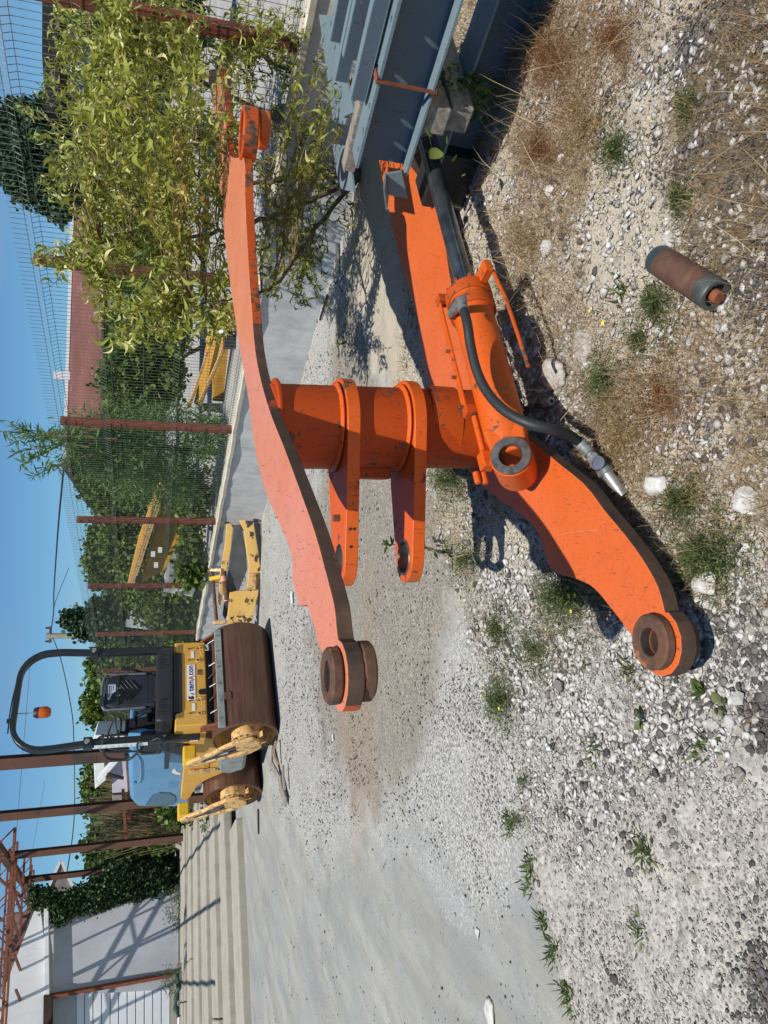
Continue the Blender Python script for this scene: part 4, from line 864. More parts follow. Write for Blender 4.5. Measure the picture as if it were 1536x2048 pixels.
# ---------------------------------------------------------------- retaining wall and wire fence
FP = np.array([.98, 9.30]); FD = np.array([1.18, -2.15]); FL = np.linalg.norm(FD); fd = FD/FL; fn = np.array([-fd[1], fd[0]])  # fn points away from the yard
fn = fn if fn[1] > 0 else -fn
def fk(k, z=0., off=0.): p = FP+FD*k+fn*off; return np.array([p[0], p[1], z])
ZW = .65
RW = empty('retaining_wall', tuple(fk(0)), label='low rough grey concrete wall under the wire fence', cat='wall'); rw0 = fk(0)
b = MB(); ks = np.linspace(-3.1, 2.75, 90); V_ = []
for k in ks:
    j = (fbm(k*3., 0., 1., 5)-.5)*.05; top = ZW-.05+(vnoise(k*9, 0, 1, 8)-.5)*.03
    for (o_, z_) in ((-.10+j*.6, -.05), (-.085+j*.5, .25), (-.075+j*.4, top), (.16, top), (.16, -.05)): V_.append(fk(k, z_, o_)-rw0)
F_ = [(i*5+j, (i+1)*5+j, (i+1)*5+j+1, i*5+j+1) for i in range(len(ks)-1) for j in range(4)]+[(0, 1, 2, 3, 4), tuple((len(ks)-1)*5+j for j in (4, 3, 2, 1, 0))]
b.add(V_, F_); b.build('wall_body', M['wallconc'], RW, smooth=50)
b = MB(); V_ = []
for k in ks:
    j = (vnoise(k*14, 0, 1, 15)-.5)*.03; zt = ZW+(vnoise(k*11, 0, 1, 18)-.5)*.018
    for (o_, z_) in ((-.10+j, zt-.055), (-.105+j, zt-.012), (-.09+j, zt), (.10, zt), (.10, zt-.055)): V_.append(fk(k, z_, o_)-rw0)
b.add(V_, F_); b.build('coping', M['capconc'], RW, smooth=50)
FN = empty('wire_fence', tuple(fk(0, ZW)), label='tall green wire mesh fence with rust-red posts on top of the low wall', cat='fence'); f0_ = fk(0, ZW)
pk = [-6, -5, -4, -3, -2, -1, 0, 1, 1.93, 2.9]
for k in pk:
    zb = ZW if k >= -3 else .35
    b = MB(); h0, h1 = fk(k, zb, .0)-f0_, fk(k, 2.60 if k != 1.93 else 2.78, .0)-f0_
    b.bar(h0, h1, .095, .07, up=(fn[0], fn[1], 0)); po = b.build('fence_post', M['post'], FN, bevel=.006)
    if k in (0, 1, 1.93): pass
def fence_panel(k0, k1):
    L_ = (k1-k0)*FL; n = int(L_/.052); folds = [.72, 1.32, 2.06, 2.55]; z0, z1 = ZW+.04, 2.72
    prof = [z0]
    for f in folds: prof += [f-.055, f, f+.055]
    prof = sorted(set(prof+[z1])); off = [(-.032 if any(abs(z-f) < 1e-6 for f in folds) else 0.) for z in prof]
    Vs, Fs = [], []; r = .0027
    def strip(P, w_):
        b0 = len(Vs)
        for p in P:
            for a in (0, 2.094, 4.188): Vs.append(p+w_[0]*r*math.cos(a)+w_[1]*r*math.sin(a))
        for i in range(len(P)-1):
            for j in range(3): Fs.append((b0+i*3+j, b0+i*3+(j+1) % 3, b0+(i+1)*3+(j+1) % 3, b0+(i+1)*3+j))
    D3 = np.array([fd[0], fd[1], 0]); N3 = np.array([fn[0], fn[1], 0]); Z3 = np.array([0, 0, 1.])
    for i in range(n+1):
        k = k0+(k1-k0)*i/n; strip([fk(k, z, -.05+o_)-f0_ for z, o_ in zip(prof, off)], (D3, N3))
    hz_ = sorted(prof[1:-1]+[1.02, 1.68])
    for z in hz_:
        o_ = -.032 if any(abs(z-f) < 1e-6 for f in folds) else 0.
        strip([fk(k0, z, -.055+o_)-f0_, fk(k1, z, -.055+o_)-f0_], (N3, Z3))
    me = bpy.data.meshes.new('mesh_panel'); me.from_pydata([tuple(v) for v in Vs], [], Fs); me.materials.append(M['wire'])
    o = bpy.data.objects.new('mesh_panel', me); S.collection.objects.link(o); o.parent = FN; o['kind'] = 'stuff'
for a_, b_ in zip(pk[:-1], pk[1:]): fence_panel(a_, b_)
# ground behind the fence, level with the wall
bk = []
for k in (-12, 3.2): bk.append(fk(k, .55, .12))
b = MB(); a_, c_ = fk(-3.1, .56, .10), fk(3.4, .56, .10)
b.add([a_, c_, c_+np.array([60, 60, 0]), a_+np.array([20, 120, 0])], [(0, 1, 2, 3)]); b.build('back_yard_ground', concrete('grey_back_yard', (.30, .29, .27), (.42, .41, .38), 1.2, (.2, .18, .13), .5), kind='structure')
# ---------------------------------------------------------------- slab steps at the left
edges_px = [478, 452, 430, 411, 394, 380, 368]
zs = [0, .13, .24, .34, .43, .51, .58, .64]
WA, WB = at_z(357, 1768, .64), at_z(357, 2048, .64)
wdir = _unit((WB-WA)*np.array([1, 1, 0])); wn = np.array([-wdir[1], wdir[0], 0]); wn = wn if wn[1] > 0 else -wn
for i, ex in enumerate(edges_px):
    z1 = zs[i+1]; p = at_z(ex, 1850, z1); p2 = at_z(edges_px[i+1], 1850, zs[i+2]) if i+1 < len(edges_px) else p+wn*2.0
    dep = (p2-p)@wn+.25
    A_ = p-wdir*(1.6+.38*i)*1.0; B_ = p+wdir*9
    # two precast slabs end to end in every course
    cuts = [0, .42+.1*math.sin(i*2.1), 1]
    for c0, c1 in zip(cuts[:-1], cuts[1:]):
        q0, q1 = A_+(B_-A_)*c0+wdir*.01, A_+(B_-A_)*c1-wdir*.01; zj = random.uniform(-.008, .008)
        b = MB(); b.prism([(q0+wn*0)-[0, 0, .0]*np.array(0)+0, q1, q1+wn*dep, q0+wn*dep], (0, 0, -.16)); 
        b.build('concrete_step', M['stepconc'], bevel=.03, seg=3, kind='structure')
        o = bpy.data.objects[-1] if False else None
# ground pad carrying the shed
b = MB(); A_ = WA-wdir*2.5; b.add([A_-wn*.3+[0, 0, -.03], WB+wdir*8-wn*.3+[0, 0, -.03], WB+wdir*8+wn*30+[0, 0, -.03], A_+wn*30+[0, 0, -.03]], [(0, 1, 2, 3)]); b.build('shed_apron', M['stepconc'], kind='structure')
# ---------------------------------------------------------------- rendered shed
SHD = empty('shed', tuple(WA), label='pale rendered shed with a white sectional garage door beside the slab steps', cat='shed')
def wp_(x, y, off=0.): return at_plane(x, y, WA-wn*off, wn)-WA
def wpoly(name, pix, mat, off, th, lab=None, bevel=0): b = MB(); b.prism([wp_(x, y, off) for x, y in pix], wn*th); return b.build(name, mat, SHD, label=lab, bevel=bevel)
wpoly('wall', [(357, 1768), (357, 1978), (102, 1992), (78, 1796), (92, 1786)], M['plaster'], 0, .25, 'grey cement rendered wall')
wpoly('gable_wall', [(102, 1991), (78, 1797), (46, 1880), (0, 2000), (-60, 2150), (90, 2150), (100, 2060)], M['whitewall'], .06, .2, 'white upper gable wall')
wpoly('crossbeam', [(88, 1800), (97, 1800), (99, 1990), (88, 1992)], M['white'], .22, .14, 'pale horizontal beam', .01)
wpoly('door_lintel', [(87, 1990), (104, 1990), (106, 2120), (85, 2120)], M['darkwood'], .24, .2, None, .01)
# door: header board and stacked panels
wpoly('door_header', [(105, 1993), (105, 2120), (152, 2120), (152, 1987)], simple('grey_header_panel', (.36, .38, .40), .6, var=.06, bump=0), -.10, .05)
xs = list(np.linspace(152, 340, 12))
for x0_, x1_ in zip(xs[:-1], xs[1:]):
    yr = lambda x_: 1992-(x_-105)*.175
    wpoly('door_panel', [(x0_+.9, yr(x0_)), (x1_-.9, yr(x1_)), (x1_-.9, 2120), (x0_+.9, 2120)], M['doorwhite'], -.10, .04, None, .008)
wpoly('door_backing', [(152, 1986), (346, 1952), (346, 2120), (152, 2120)], simple('door_gap', (.22, .23, .24), .8), -.125, .02)
wpoly('door_sill', [(341, 1953), (357, 1950), (357, 2120), (341, 2120)], M['stepconc'], .02, .2)
b = MB(); b.bar(wp_(98, 1993, .16), wp_(346, 1949, .10), .10, .10); b.build('door_jamb', M['rust_red'], SHD, bevel=.008)
# tiled roof rising behind the gable
t = NT('brown_roof_tiles'); br = t.n('ShaderNodeTexBrick'); br.inputs['Scale'].default_value = 1.0; br.inputs['Brick Width'].default_value = .28; br.inputs['Row Height'].default_value = .20; br.inputs['Mortar Size'].default_value = .03
br.inputs['Color1'].default_value = (.30, .15, .11, 1); br.inputs['Color2'].default_value = (.22, .12, .09, 1); br.inputs['Mortar'].default_value = (.07, .045, .035, 1); t.l(t.obj, br.inputs['Vector'])
t.col(t.mix(t.ramp(t.noise(t.obj, 3, 4), (.4, 0.), (.7, .5)), br.outputs[0], (.36, .27, .22))); t.bump(br.outputs['Fac'], -.5, .03); M['tiles'] = t.m
R0 = [at_plane(x_, y_, WA+wn*.6, wn) for x_, y_ in ((70, 1799), (60, 1822), (13, 1826), (4, 1995), (-20, 2150), (38, 2090), (20, 1960))]
b = MB(); org = R0[1]; Rl = [(p-org)@wdir for p in R0]; Rz = [(p-org)[2] for p in R0]
b.prism([(a_, z_, 0) for a_, z_ in zip(Rl, Rz)], (0, 0, -.2)); o = b.build('roof', M['tiles'], None)
o.matrix_world = Matrix(((wdir[0], 0, -wn[0], org[0]), (wdir[1], 0, -wn[1], org[1]), (0, 1, 0, org[2]), (0, 0, 0, 1))); 
mw = o.matrix_world.copy(); o.parent = SHD; o.matrix_parent_inverse = Matrix.Identity(4); o.matrix_local = Matrix.Translation(Vector(-WA)) @ mw
# pointed roof end of the next house
PH = at_plane(122, 1720, WA+wn*9, wn); b = MB()
tri = [at_plane(x_, y_, WA+wn*9, wn)-PH for x_, y_ in ((122, 1720), (150, 1786), (150, 1850), (84, 1850), (92, 1786))]
NG = empty('neighbour_house', tuple(PH*np.array([1, 1, 0])), label='grey pointed roof end of a house peeping past the rust posts', cat='house')
tri = [p+[0, 0, PH[2]] for p in tri]
b.prism(tri, wn*3); b.build('roof_end', simple('grey_brown_boards', (.22, .19, .16), .8, var=.3, sc=4), NG)
b = MB(); b.bar(tri[0], tri[1], .12, .10); b.build('verge_board', M['white'], NG); b = MB(); b.bar(tri[0], tri[4], .12, .10); b.build('verge_board', M['white'], NG)
# ---------------------------------------------------------------- rusty steel frame with lattice joists
SF = empty('steel_canopy', (-8.6, 20, 0), label='tall rusty steel canopy with lattice joists over the slab steps', cat='canopy'); s0_ = np.array([-8.6, 20, 0.])
bd = _unit(np.array([-2.8, 4.6, 0])); posts = []
M['camo'] = rust('blotchy_brown_steel', (.105, .046, .026), (.085, .040, .024), 2.2, (.05, .035, .028), .56)
for (xb, yb, xt, yt, dist, nm) in ((400, 1497, -14, 1525, 10.8, 'a'), (395, 1596, -14, 1640, 15.4, 'b'), (377, 1673, 8, 1715, 20.0, 'c'), (357, 1724, 44, 1764, 24.6, 'd'), (340, 1762, 72, 1793, 29., 'e')):
    a_ = at_y(xb, yb, dist); t_ = at_y(xt, yt, dist)
    t_ = np.array([a_[0]+(t_[0]-a_[0])*.35, a_[1], t_[2]]); 
    zt = {'a': 5.2, 'b': 5.35, 'c': t_[2], 'd': t_[2], 'e': t_[2]}[nm]; a_[2] = 0. if nm in 'ab' else a_[2]-.1
    t_ = np.array([a_[0], a_[1], zt])
    posts.append((a_, t_)); b = MB()
    # I section: two flanges and a web
    for s_ in (-1, 1): b.bar(a_-s0_+np.array([0, s_*.07, 0]), t_-s0_+np.array([0, s_*.07, 0]), .15, .014, up=(0, 1, 0))
    b.bar(a_-s0_, t_-s0_, .02, .13, up=(0, 1, 0)); b.build('post', M['camo'], SF)
tops = [t_ for a_, t_ in posts]
bz = [at_y(x_, y_, d) for x_, y_, d in ((8, 1712, 20.), (44, 1762, 24.6), (72, 1790, 29.))]
b = MB(); p_c, p_d = tops[2], tops[3]; dirn = _unit(p_d-p_c); st0 = p_c-dirn*6; b.bar(st0-s0_, p_d+dirn*6-s0_, .16, .20); b.build('eaves_beam', M['rust_edge'], SF, bevel=.01)
jd = _unit(np.array([-.96, -.28, 0])); 
def joist(P0, L_, hgt, n):
    """lattice joist from P0 along jd: two chords and zigzag web bars"""
    P0 = np.array(P0, float)-s0_; jo = None; b = MB(); b.bar(P0, P0+jd*L_, .06, .05); jo = b.build('joist_chord', M['rust_red'], SF)
    b = MB(); up_ = np.array([0, 0, hgt]); b.bar(P0+up_-jd*.3, P0+up_+jd*L_, .06, .05); b.build('joist_chord', M['rust_red'], SF)
    for i in range(n):
        a_ = P0+jd*(L_*i/n); m_ = P0+jd*(L_*(i+.5)/n)+up_; c_ = P0+jd*(L_*(i+1)/n)
        for q0, q1 in ((a_, m_), (m_, c_)):
            b = MB(); b.bar(q0, q1, .032, .032); b.build('web_bar', M['rust_red'], SF)
for k_, (x_, y_, d) in enumerate(((30, 1655, 17.5), (35, 1683, 21.), (50, 1700, 22.7), (62, 1715, 24.5), (64, 1730, 26.2), (68, 1740, 28.))):
    P = at_y(x_, y_, d); joist(P, 11, .62, 9)
for k_ in range(1, 9):
    b = MB(); q0 = tops[2]+jd*(1.3*k_-.4)+np.array([0, 0, .66]); b.bar(q0-dirn*9-s0_, q0+dirn*7.5-s0_, .06, .09); b.build('purlin', M['rust_red'], SF)
# ridge side bracing bars between the joists
for k_ in range(5):
    P = at_y(20+k_*3, 1700+k_*70, 19.); Q = at_y(70-k_*2, 1850+k_*50, 28.); b = MB(); b.bar(P-s0_, Q-s0_, .05, .05); b.build('brace', M['rust_red'], SF)
# ---------------------------------------------------------------- blue water bottle, boards, cloth by the steps
wb = at_y(372, 1752, 23.5); WBt = empty('water_bottle', (wb[0], wb[1], .6), label='pale blue plastic water cooler bottle standing at the foot of the ivy', cat='water bottle')
zb_ = at_y(376, 1752, 23.5)[2]-wb[2]*0
b = MB(); z00 = at_y(377, 1752, 23.5)[2]-.6; z01 = at_y(352, 1752, 23.5)[2]-.6; hh = z01-z00
b.lathe((0, 0, z00), (0, 0, 1), [(.0, 0), (.16, 0), (.17, .03), (.17, hh*.30), (.155, hh*.36), (.17, hh*.42), (.17, hh*.66), (.155, hh*.70), (.16, hh*.76), (.06, hh*.92), (.05, hh), (.0, hh)], 24); b.build('body', simple('pale_blue_plastic', (.20, .42, .50), .2, var=.2), WBt, smooth=40)
pb = at_y(368, 1700, 20.5); BD = empty('leaning_boards', (pb[0], pb[1], .5), label='three grey boards leaning against the stones at the top of the steps', cat='boards'); b0_ = np.array([pb[0], pb[1], .5])
for k_ in range(3):
    b = MB(); b.bar(at_y(352+k_*5, 1690-k_*2, 20.8)-b0_, at_y(384+k_*4, 1706+k_*5, 20.2)-b0_, .12, .035); b.build('board', M['wood'], BD, bevel=.004)
cl = at_z(358, 1990, .72); b = MB(); P = [(wdir*s_+np.array([0, 0, .05+.04*math.sin(s_*9)])) for s_ in np.linspace(-.45, .45, 16)]; b.tube(P, [.05+.02*math.sin(i*1.7) for i in range(16)], 8)
b.build('rolled_cloth', simple('dark_green_cloth', (.03, .07, .055), .9, var=.5, sc=20), smooth=60, loc=None, label='dark green rolled cloth lying at the foot of the white garage door', cat='cloth').location = tuple(cl-wn*.2)
pp = at_z(357, 2030, .70); b = MB(); b.tube([np.zeros(3), wdir*1.4], .035, 10); b.build('white_pipe', M['white'], smooth=60, label='white plastic pipe lying along the garage door sill', cat='pipe').location = tuple(pp-wn*.25)
# ---------------------------------------------------------------- stack of blue-grey steel beams
BD3 = _unit((.536, -.844, 0)); BN3 = np.array([-BD3[1], BD3[0], 0]); BN3 = BN3 if BN3[0] > 0 else -BN3   # BN3 points away from the camera side
def ibeam(name, far_edge, L_, zb, h, w_, label, holes=(), tf=.013, tw=.010, far_len=0.):
    """far_edge: front bottom corner of the far end; the beam runs L_ towards the photographer"""
    o = np.array([far_edge[0], far_edge[1], 0.]); E_ = empty(name, tuple(o), label=label, cat='steel beam'); A_ = -BD3*far_len; B_ = BD3*L_
    for z_, nm in ((zb+tf/2, 'bottom_flange'), (zb+h-tf/2, 'top_flange')):
        c0 = A_+BN3*w_/2+[0, 0, z_]; c1 = B_+BN3*w_/2+[0, 0, z_]
        if nm == 'top_flange' and holes:
            # pieces of the flange between bolt holes, so that sunlight falls through them
            b = MB(); u = BN3; s_ = 0.; segs = []
            bm = bmesh.new()
            def vv(a, n_): p = A_+BD3*a+BN3*n_+np.array([0, 0, zb+h]); return bm.verts.new(tuple(p))
            Lf = L_+far_len; cr_ = [vv(0, 0), vv(Lf, 0), vv(Lf, w_), vv(0, w_)]; ed = [bm.edges.new((cr_[i], cr_[(i+1) % 4])) for i in range(4)]
            for (a, n_) in holes:
                hv = [vv(a+.013*math.cos(t_), n_+.013*math.sin(t_)) for t_ in np.linspace(0, 2*math.pi, 11)[:-1]]; ed += [bm.edges.new((hv[i], hv[(i+1) % 10])) for i in range(10)]
            bmesh.ops.triangle_fill(bm, use_beauty=True, use_dissolve=False, edges=ed)
            ex = bmesh.ops.extrude_face_region(bm, geom=list(bm.faces)); bmesh.ops.translate(bm, verts=[g for g in ex['geom'] if isinstance(g, bmesh.types.BMVert)], vec=(0, 0, -tf)); bmesh.ops.recalc_face_normals(bm, faces=bm.faces)
            me = bpy.data.meshes.new(nm); bm.to_mesh(me); bm.free(); me.materials.append(M['steelblue']); q = bpy.data.objects.new(nm, me); S.collection.objects.link(q); q.parent = E_
        else:
            b = MB(); b.bar(c0, c1, w_, tf); b.build(nm, M['steelblue'], E_, bevel=.002)
    b = MB(); b.bar(A_+BN3*w_/2+[0, 0, zb+h/2], B_+BN3*w_/2+[0, 0, zb+h/2], tw, h-2*tf); b.build('web', M['steelblue_shade'], E_)
    for s_ in (0, 1):
        b = MB()
        for z_, sg in ((zb+tf, 1), (zb+h-tf, -1)):
            P = [A_+BN3*(w_/2+(tw/2)*(-1))+[0, 0, z_], A_+BN3*(w_/2-tw/2-.012)+[0, 0, z_], A_+BN3*(w_/2-tw/2)+[0, 0, z_+sg*.012]]
        b.prism(P, BD3*(L_+far_len)); 
        if s_ == 0: b.build('root_fillet', M['steelblue'], E_)
    return E_, o
M['steelblue_shade'] = painted('blue_grey_primer_in_shade', (.085, .12, .15), chip=(.07, .06, .05), amount=.74, fade=(.11, .15, .18), fadeamt=.4, rough=.5, sc=4)  # darker copy of the primer, shade under the flanges put into its colour
fe = at_z(815, 353, .45)
holes = [(.07, .035), (.16, .035), (.27, .035), (.42, .06), (.62, .035), (.92, .045), (.07, .16), (.42, .16)]
B1, o1 = ibeam('steel_beam', fe, 2.6, .45, .25, .20, 'big blue-grey steel beam with bolt holes on top of the timber blocks', holes)
# small angle piece bolted to the end
b = MB(); e0 = at_y(803, 341, fe[1]-.0)-o1
q = [at_plane(x_, y_, fe, BN3)-o1 for x_, y_ in ((773, 345), (803, 340), (815, 395), (778, 388))]
b.prism(q, -BN3*.01); b.build('angle_plate', M['steelblue'], B1, bevel=.001)
q2 = [at_plane(773, 345, fe, BN3)-o1, at_plane(778, 388, fe, BN3)-o1]; out = -BN3*.085+BD3*(-.03)+np.array([0, 0, .012])
b = MB(); b.prism([q2[0], q2[1], q2[1]+out, q2[0]+out], (0, 0, .009)); b.build('angle_flange', M['steelblue'], B1, bevel=.001)
# strap round the beam
sp = np.array([.36]); c_ = BD3*.40
b = MB(); ring_ = [(-.006, .444), (-.006, .706), (.206, .706), (.206, .444)]
for i in range(4):
    a_, d_ = ring_[i], ring_[(i+1) % 4]; b.bar(c_+BN3*a_[0]+[0, 0, a_[1]], c_+BN3*d_[0]+[0, 0, d_[1]], .028, .004, up=tuple(BD3) if abs(a_[0]-d_[0]) < .01 else (0, 0, 1))
st = b.build('steel_strap', M['rust_red'], None, label='rusty flat strap wrapped round the big blue-grey beam', cat='strap'); st.location = tuple(o1)
fe2 = at_z(985, 372, .0); 
B2, o2 = ibeam('steel_beam', (at_z(1050, 130, 0.)-BD3*.62)[:2], 2.2, .01, .22, .22, 'dark blue-grey steel beam lying on the ground under the big one')
# timber packing between the two beams
tc_ = at_z(900, 215, .36)
for k_, (px, py, z_, lab) in enumerate(((873, 243, .395, 'upper grey timber block wedged under the big steel beam'), (918, 240, .285, 'lower grey timber block resting on the bottom steel beam'))):
    p = at_z(px, py, z_); b = MB(); b.bar(np.zeros(3), BN3*.75+BD3*.02, .12, .105); o = b.build('timber_block', M['wood'], bevel=.006, label=lab, cat='timber block', group='timber blocks packed between the steel beams'); o.location = tuple(p+BN3*.0); o.rotation_euler = (0, 0, .03-.06*k_)
# beams, bars and plates behind
B3, o3 = ibeam('steel_beam', o1[:2]+BN3[:2]*.30+BD3[:2]*.02, 2.4, .40, .22, .16, 'blue-grey steel beam hidden behind the big one, carrying a grey plank')
pk_ = at_z(696, 335, .69)
b = MB(); b.bar(np.array([0, 0, 0.]), BD3*2.4, .07, .06); o = b.build('timber_plank', M['wood'], bevel=.006, label='weathered grey timber plank lying on the steel stack', cat='plank'); o.location = tuple(pk_)
for k_, (x_, y_) in enumerate(((716, 200), (700, 118), (683, 163), (673, 84))):
    s_ = at_z(x_, y_, .745); L4 = 1.8; CHN = empty('steel_channel', tuple(s_), label=['blue-grey steel channel nearest the grey plank', 'short blue-grey steel channel second from the grey plank', 'long blue-grey steel channel third from the grey plank', 'blue-grey steel channel farthest from the grey plank'][k_], cat='steel channel', group='thin blue-grey channels stacked beside the plank')
    b = MB(); b.bar(np.zeros(3), BD3*L4, .010, .055); b.build('web', M['steelblue_shade'], CHN)
    for z_ in (-.030, .030):
        b = MB(); b.bar(BN3*.020+np.array([0, 0, z_]), BN3*.020+BD3*L4+np.array([0, 0, z_]), .050, .006); b.build('flange', M['steelblue'], CHN, bevel=.001)
pl_ = [at_z(x_, y_, .62) for x_, y_ in ((641, 30), (668, 32), (680, 100), (705, 255), (690, 270), (650, 110))]
def flat_plate(pix, z_, lab, hole):
    P = [at_z(x_, y_, z_) for x_, y_ in pix]; c = sum(P)/len(P); b = MB(); b.prism([p-c for p in P], (0, 0, .012)); o = b.build('steel_plate', M['steelblue'], bevel=.001, label=lab, cat='steel plate'); o.location = tuple(c)
    for h_ in hole:
        q = at_z(*h_, z_+.012)-c; b = MB(); b.lathe(q+[0, 0, .0005], (0, 0, 1), [(.0, 0), (.013, 0), (.015, -.003)], 14); b.build('bolt_hole', M['decal_black'], o)
flat_plate(((641, 30), (672, 32), (684, 100), (712, 225), (690, 235), (657, 140)), .60, 'drilled blue-grey plate farthest up the stack', [(662, 47), (670, 95)])
flat_plate(((655, 125), (690, 118), (705, 205), (694, 250), (670, 245)), .585, 'drilled blue-grey plate tangled in pale weeds', [(685, 180)])
flat_plate(((668, 288), (700, 292), (712, 385), (682, 378)), .57, 'drilled blue-grey end plate beside the willow stems', [(691, 304)])
b = MB(); p0_ = at_z(722, 5, .80); p1_ = at_z(735, 105, .72); b.bar(np.zeros(3), p1_-p0_, .022, .004); o = b.build('steel_strap', M['rust_red'], label='thin rust-red strap lying across the blue-grey channels', cat='strap'); o.location = tuple(p0_)
# black box among the weeds under the beams
b = MB(); p = at_z(905, 372, .12); b.box((0, 0, 0), (.30, .22, .24), rz=math.atan2(BD3[1], BD3[0])); o = b.build('black_box', M['black'], bevel=.01, label='black plastic box lost in the shade under the beams', cat='box'); o.location = tuple(p+BN3*.12)
# grey sheet strips lying between the willow and the wall
for (a_, c_, lab) in (((676, 545), (672, 450), 'narrow pale metal strip on the ground by the willow'), ((640, 640), (655, 590), 'short dark metal rod on the pale grit')):
    P0, P1 = at_z(*a_, .02), at_z(*c_, .02); b = MB(); b.bar(np.zeros(3), P1-P0, .05 if 'strip' in lab else .02, .02); o = b.build('metal_strip', M['steel'] if 'strip' in lab else M['black'], bevel=.003, label=lab, cat='metal strip'); o.location = tuple(P0)
# ---------------------------------------------------------------- plants
LEAF = (np.array([(0, 0, 0), (.12, .30, .02), (.15, .62, -.03), (0, 1, -.14), (-.15, .62, -.03), (-.12, .30, .02)]), [(0, 1, 4, 5), (1, 2, 3, 4)])
LEAF = (np.array([(0, 0, 0), (.5, .35, .05), (.5, .65, .0), (0, 1, -.12), (-.5, .65, 0), (-.5, .35, .05)]), [(0, 1, 5), (1, 2, 4, 5), (2, 3, 4)])
_k = 9; cv = []
for i in range(_k):                                # curled lance leaf of the corkscrew willow
    s_ = i/(_k-1); a = 2.2*s_; wv = .085*math.sin(math.pi*min(1, .08+s_*.92))**.8+.004; c = (.16*math.sin(a*1.5), s_*.85-.12*s_*s_, .20*math.sin(a*1.3)-.25*s_*s_); tw = 1.1*s_
    cv += [(c[0]-wv*math.cos(tw), c[1], c[2]-wv*math.sin(tw)), (c[0]+wv*math.cos(tw), c[1], c[2]+wv*math.sin(tw))]
CURL = (np.array(cv), [(2*i, 2*i+1, 2*i+3, 2*i+2) for i in range(_k-1)])
LANCE = (np.array([(0, 0, 0), (.075, .3, .01), (.07, .6, -.03), (0, 1, -.16), (-.07, .6, -.03), (-.075, .3, .01)]), [(0, 1, 5), (1, 2, 4, 5), (2, 3, 4)])
BLADE = (np.array([(-.010, 0, 0), (.010, 0, 0), (.009, 0, .4), (-.009, 0, .4), (.005, .14, .75), (-.005, .14, .75), (0, .36, .98)]), [(0, 1, 2, 3), (3, 2, 4, 5), (5, 4, 6)])
_bo = [(0, 0), (.16, .02), (.30, .14), (.38, .34), (.34, .56), (.20, .80), (0, 1.02), (-.20, .80), (-.34, .56), (-.38, .34), (-.30, .14), (-.16, .02)]
BROAD = (np.array([(x_, y_, -.5*x_*x_-.18*y_*y_+.02*math.sin(9*x_+7*y_)) for x_, y_ in _bo]+[(0, .25, .05), (0, .6, .0)]), [(12, 0, 1), (12, 1, 2), (12, 2, 3), (12, 3, 4, 13), (13, 4, 5), (13, 5, 6), (13, 6, 7), (13, 7, 8), (12, 13, 8, 9), (12, 9, 10), (12, 10, 11), (12, 11, 0)])
def dir_rot(D, roll=None):
    """rotations that take +Y to D with a random roll"""
    D = D/(np.linalg.norm(D, axis=1)[:, None]+1e-9); N = len(D); r = rng.normal(size=(N, 3)); x = np.cross(D, r); x /= np.linalg.norm(x, axis=1)[:, None]+1e-9; z = np.cross(x, D)
    return np.stack([x, D, z], 2)
def leafcloud(name, C, n, size, mat, tmpl, parent=None, droop=.3, tone=None, smin=.6, kind='stuff', out=.5, clump=9, **kw):
    """leaves in small clumps through the volume of the ellipsoids C = [(centre, radii, weight)]"""
    ws = np.array([c[2] if len(c) > 2 else np.prod(c[1])**.67 for c in C]); ws = ws/ws.sum(); nc_ = max(1, n//clump); ci = rng.choice(len(C), nc_, p=ws)
    cen = np.array([c[0] for c in C])[ci]; rad = np.array([c[1] for c in C])[ci]
    u = rng.normal(size=(nc_, 3)); u /= np.linalg.norm(u, axis=1)[:, None]; r_ = rng.uniform(.30, 1.0, nc_)**.55
    rough = 1+.22*(np.sin(u[:, 0]*5+ci)*np.cos(u[:, 2]*6+2*ci)); P = cen+u*rad*(r_*rough)[:, None]
    Pn = np.repeat(P, clump, 0)+rng.normal(size=(nc_*clump, 3))*size*.9; Un = np.repeat(u, clump, 0)
    D = Un*out+rng.normal(size=Pn.shape)*.7; D[:, 2] -= droop; R_ = dir_rot(D)*(size*rng.uniform(smin, 1.25, len(Pn)))[:, None, None]
    tn = np.clip(np.repeat(rng.normal(.45, .16, nc_), clump)+rng.normal(0, .14, len(Pn)), 0, 1) if tone is None else tone(len(Pn))
    return scatter(name, tmpl[0], tmpl[1], R_, Pn, tn, mat, parent, kind=kind, **kw)
def tree(name, base, blobs, n, size, mat, label, tmpl=LEAF, trunk=.12, group=None, cat='tree', bark='bark', droop=.3, limbs=5, **kw):
    base = np.array(base, float); T_ = empty(name, tuple(base), label=label, cat=cat, group=group)
    C = [(np.array(c)-base, np.array(r)) for c, r in blobs]; top = max(C, key=lambda c: c[0][2])
    if trunk:
        b = MB(); t1 = top[0]*np.array([1, 1, .95]); mid = t1*.5+np.array([random.uniform(-.1, .1)*t1[2]*.3, 0, 0]); b.tube(spl([np.zeros(3), t1*.25, mid, t1], 4), list(np.linspace(trunk, trunk*.25, 13)), 8); b.build('trunk', M[bark], T_, smooth=60)
        for i in range(limbs):
            c = C[i % len(C)]; s_ = random.uniform(.25, .7); a_ = t1*s_; e = c[0]+np.array([random.uniform(-.7, .7)*c[1][0], random.uniform(-.6, .6)*c[1][1], random.uniform(-.2, .7)*c[1][2]])
            b = MB(); b.tube([a_, (a_+e)/2+np.array([0, 0, .08*np.linalg.norm(e-a_)]), e], [trunk*.45, trunk*.28, trunk*.08], 6); b.build('limb', M[bark], T_, smooth=60)
    leafcloud('crown', C, n, size, mat, tmpl, T_, droop=droop, **kw); return T_
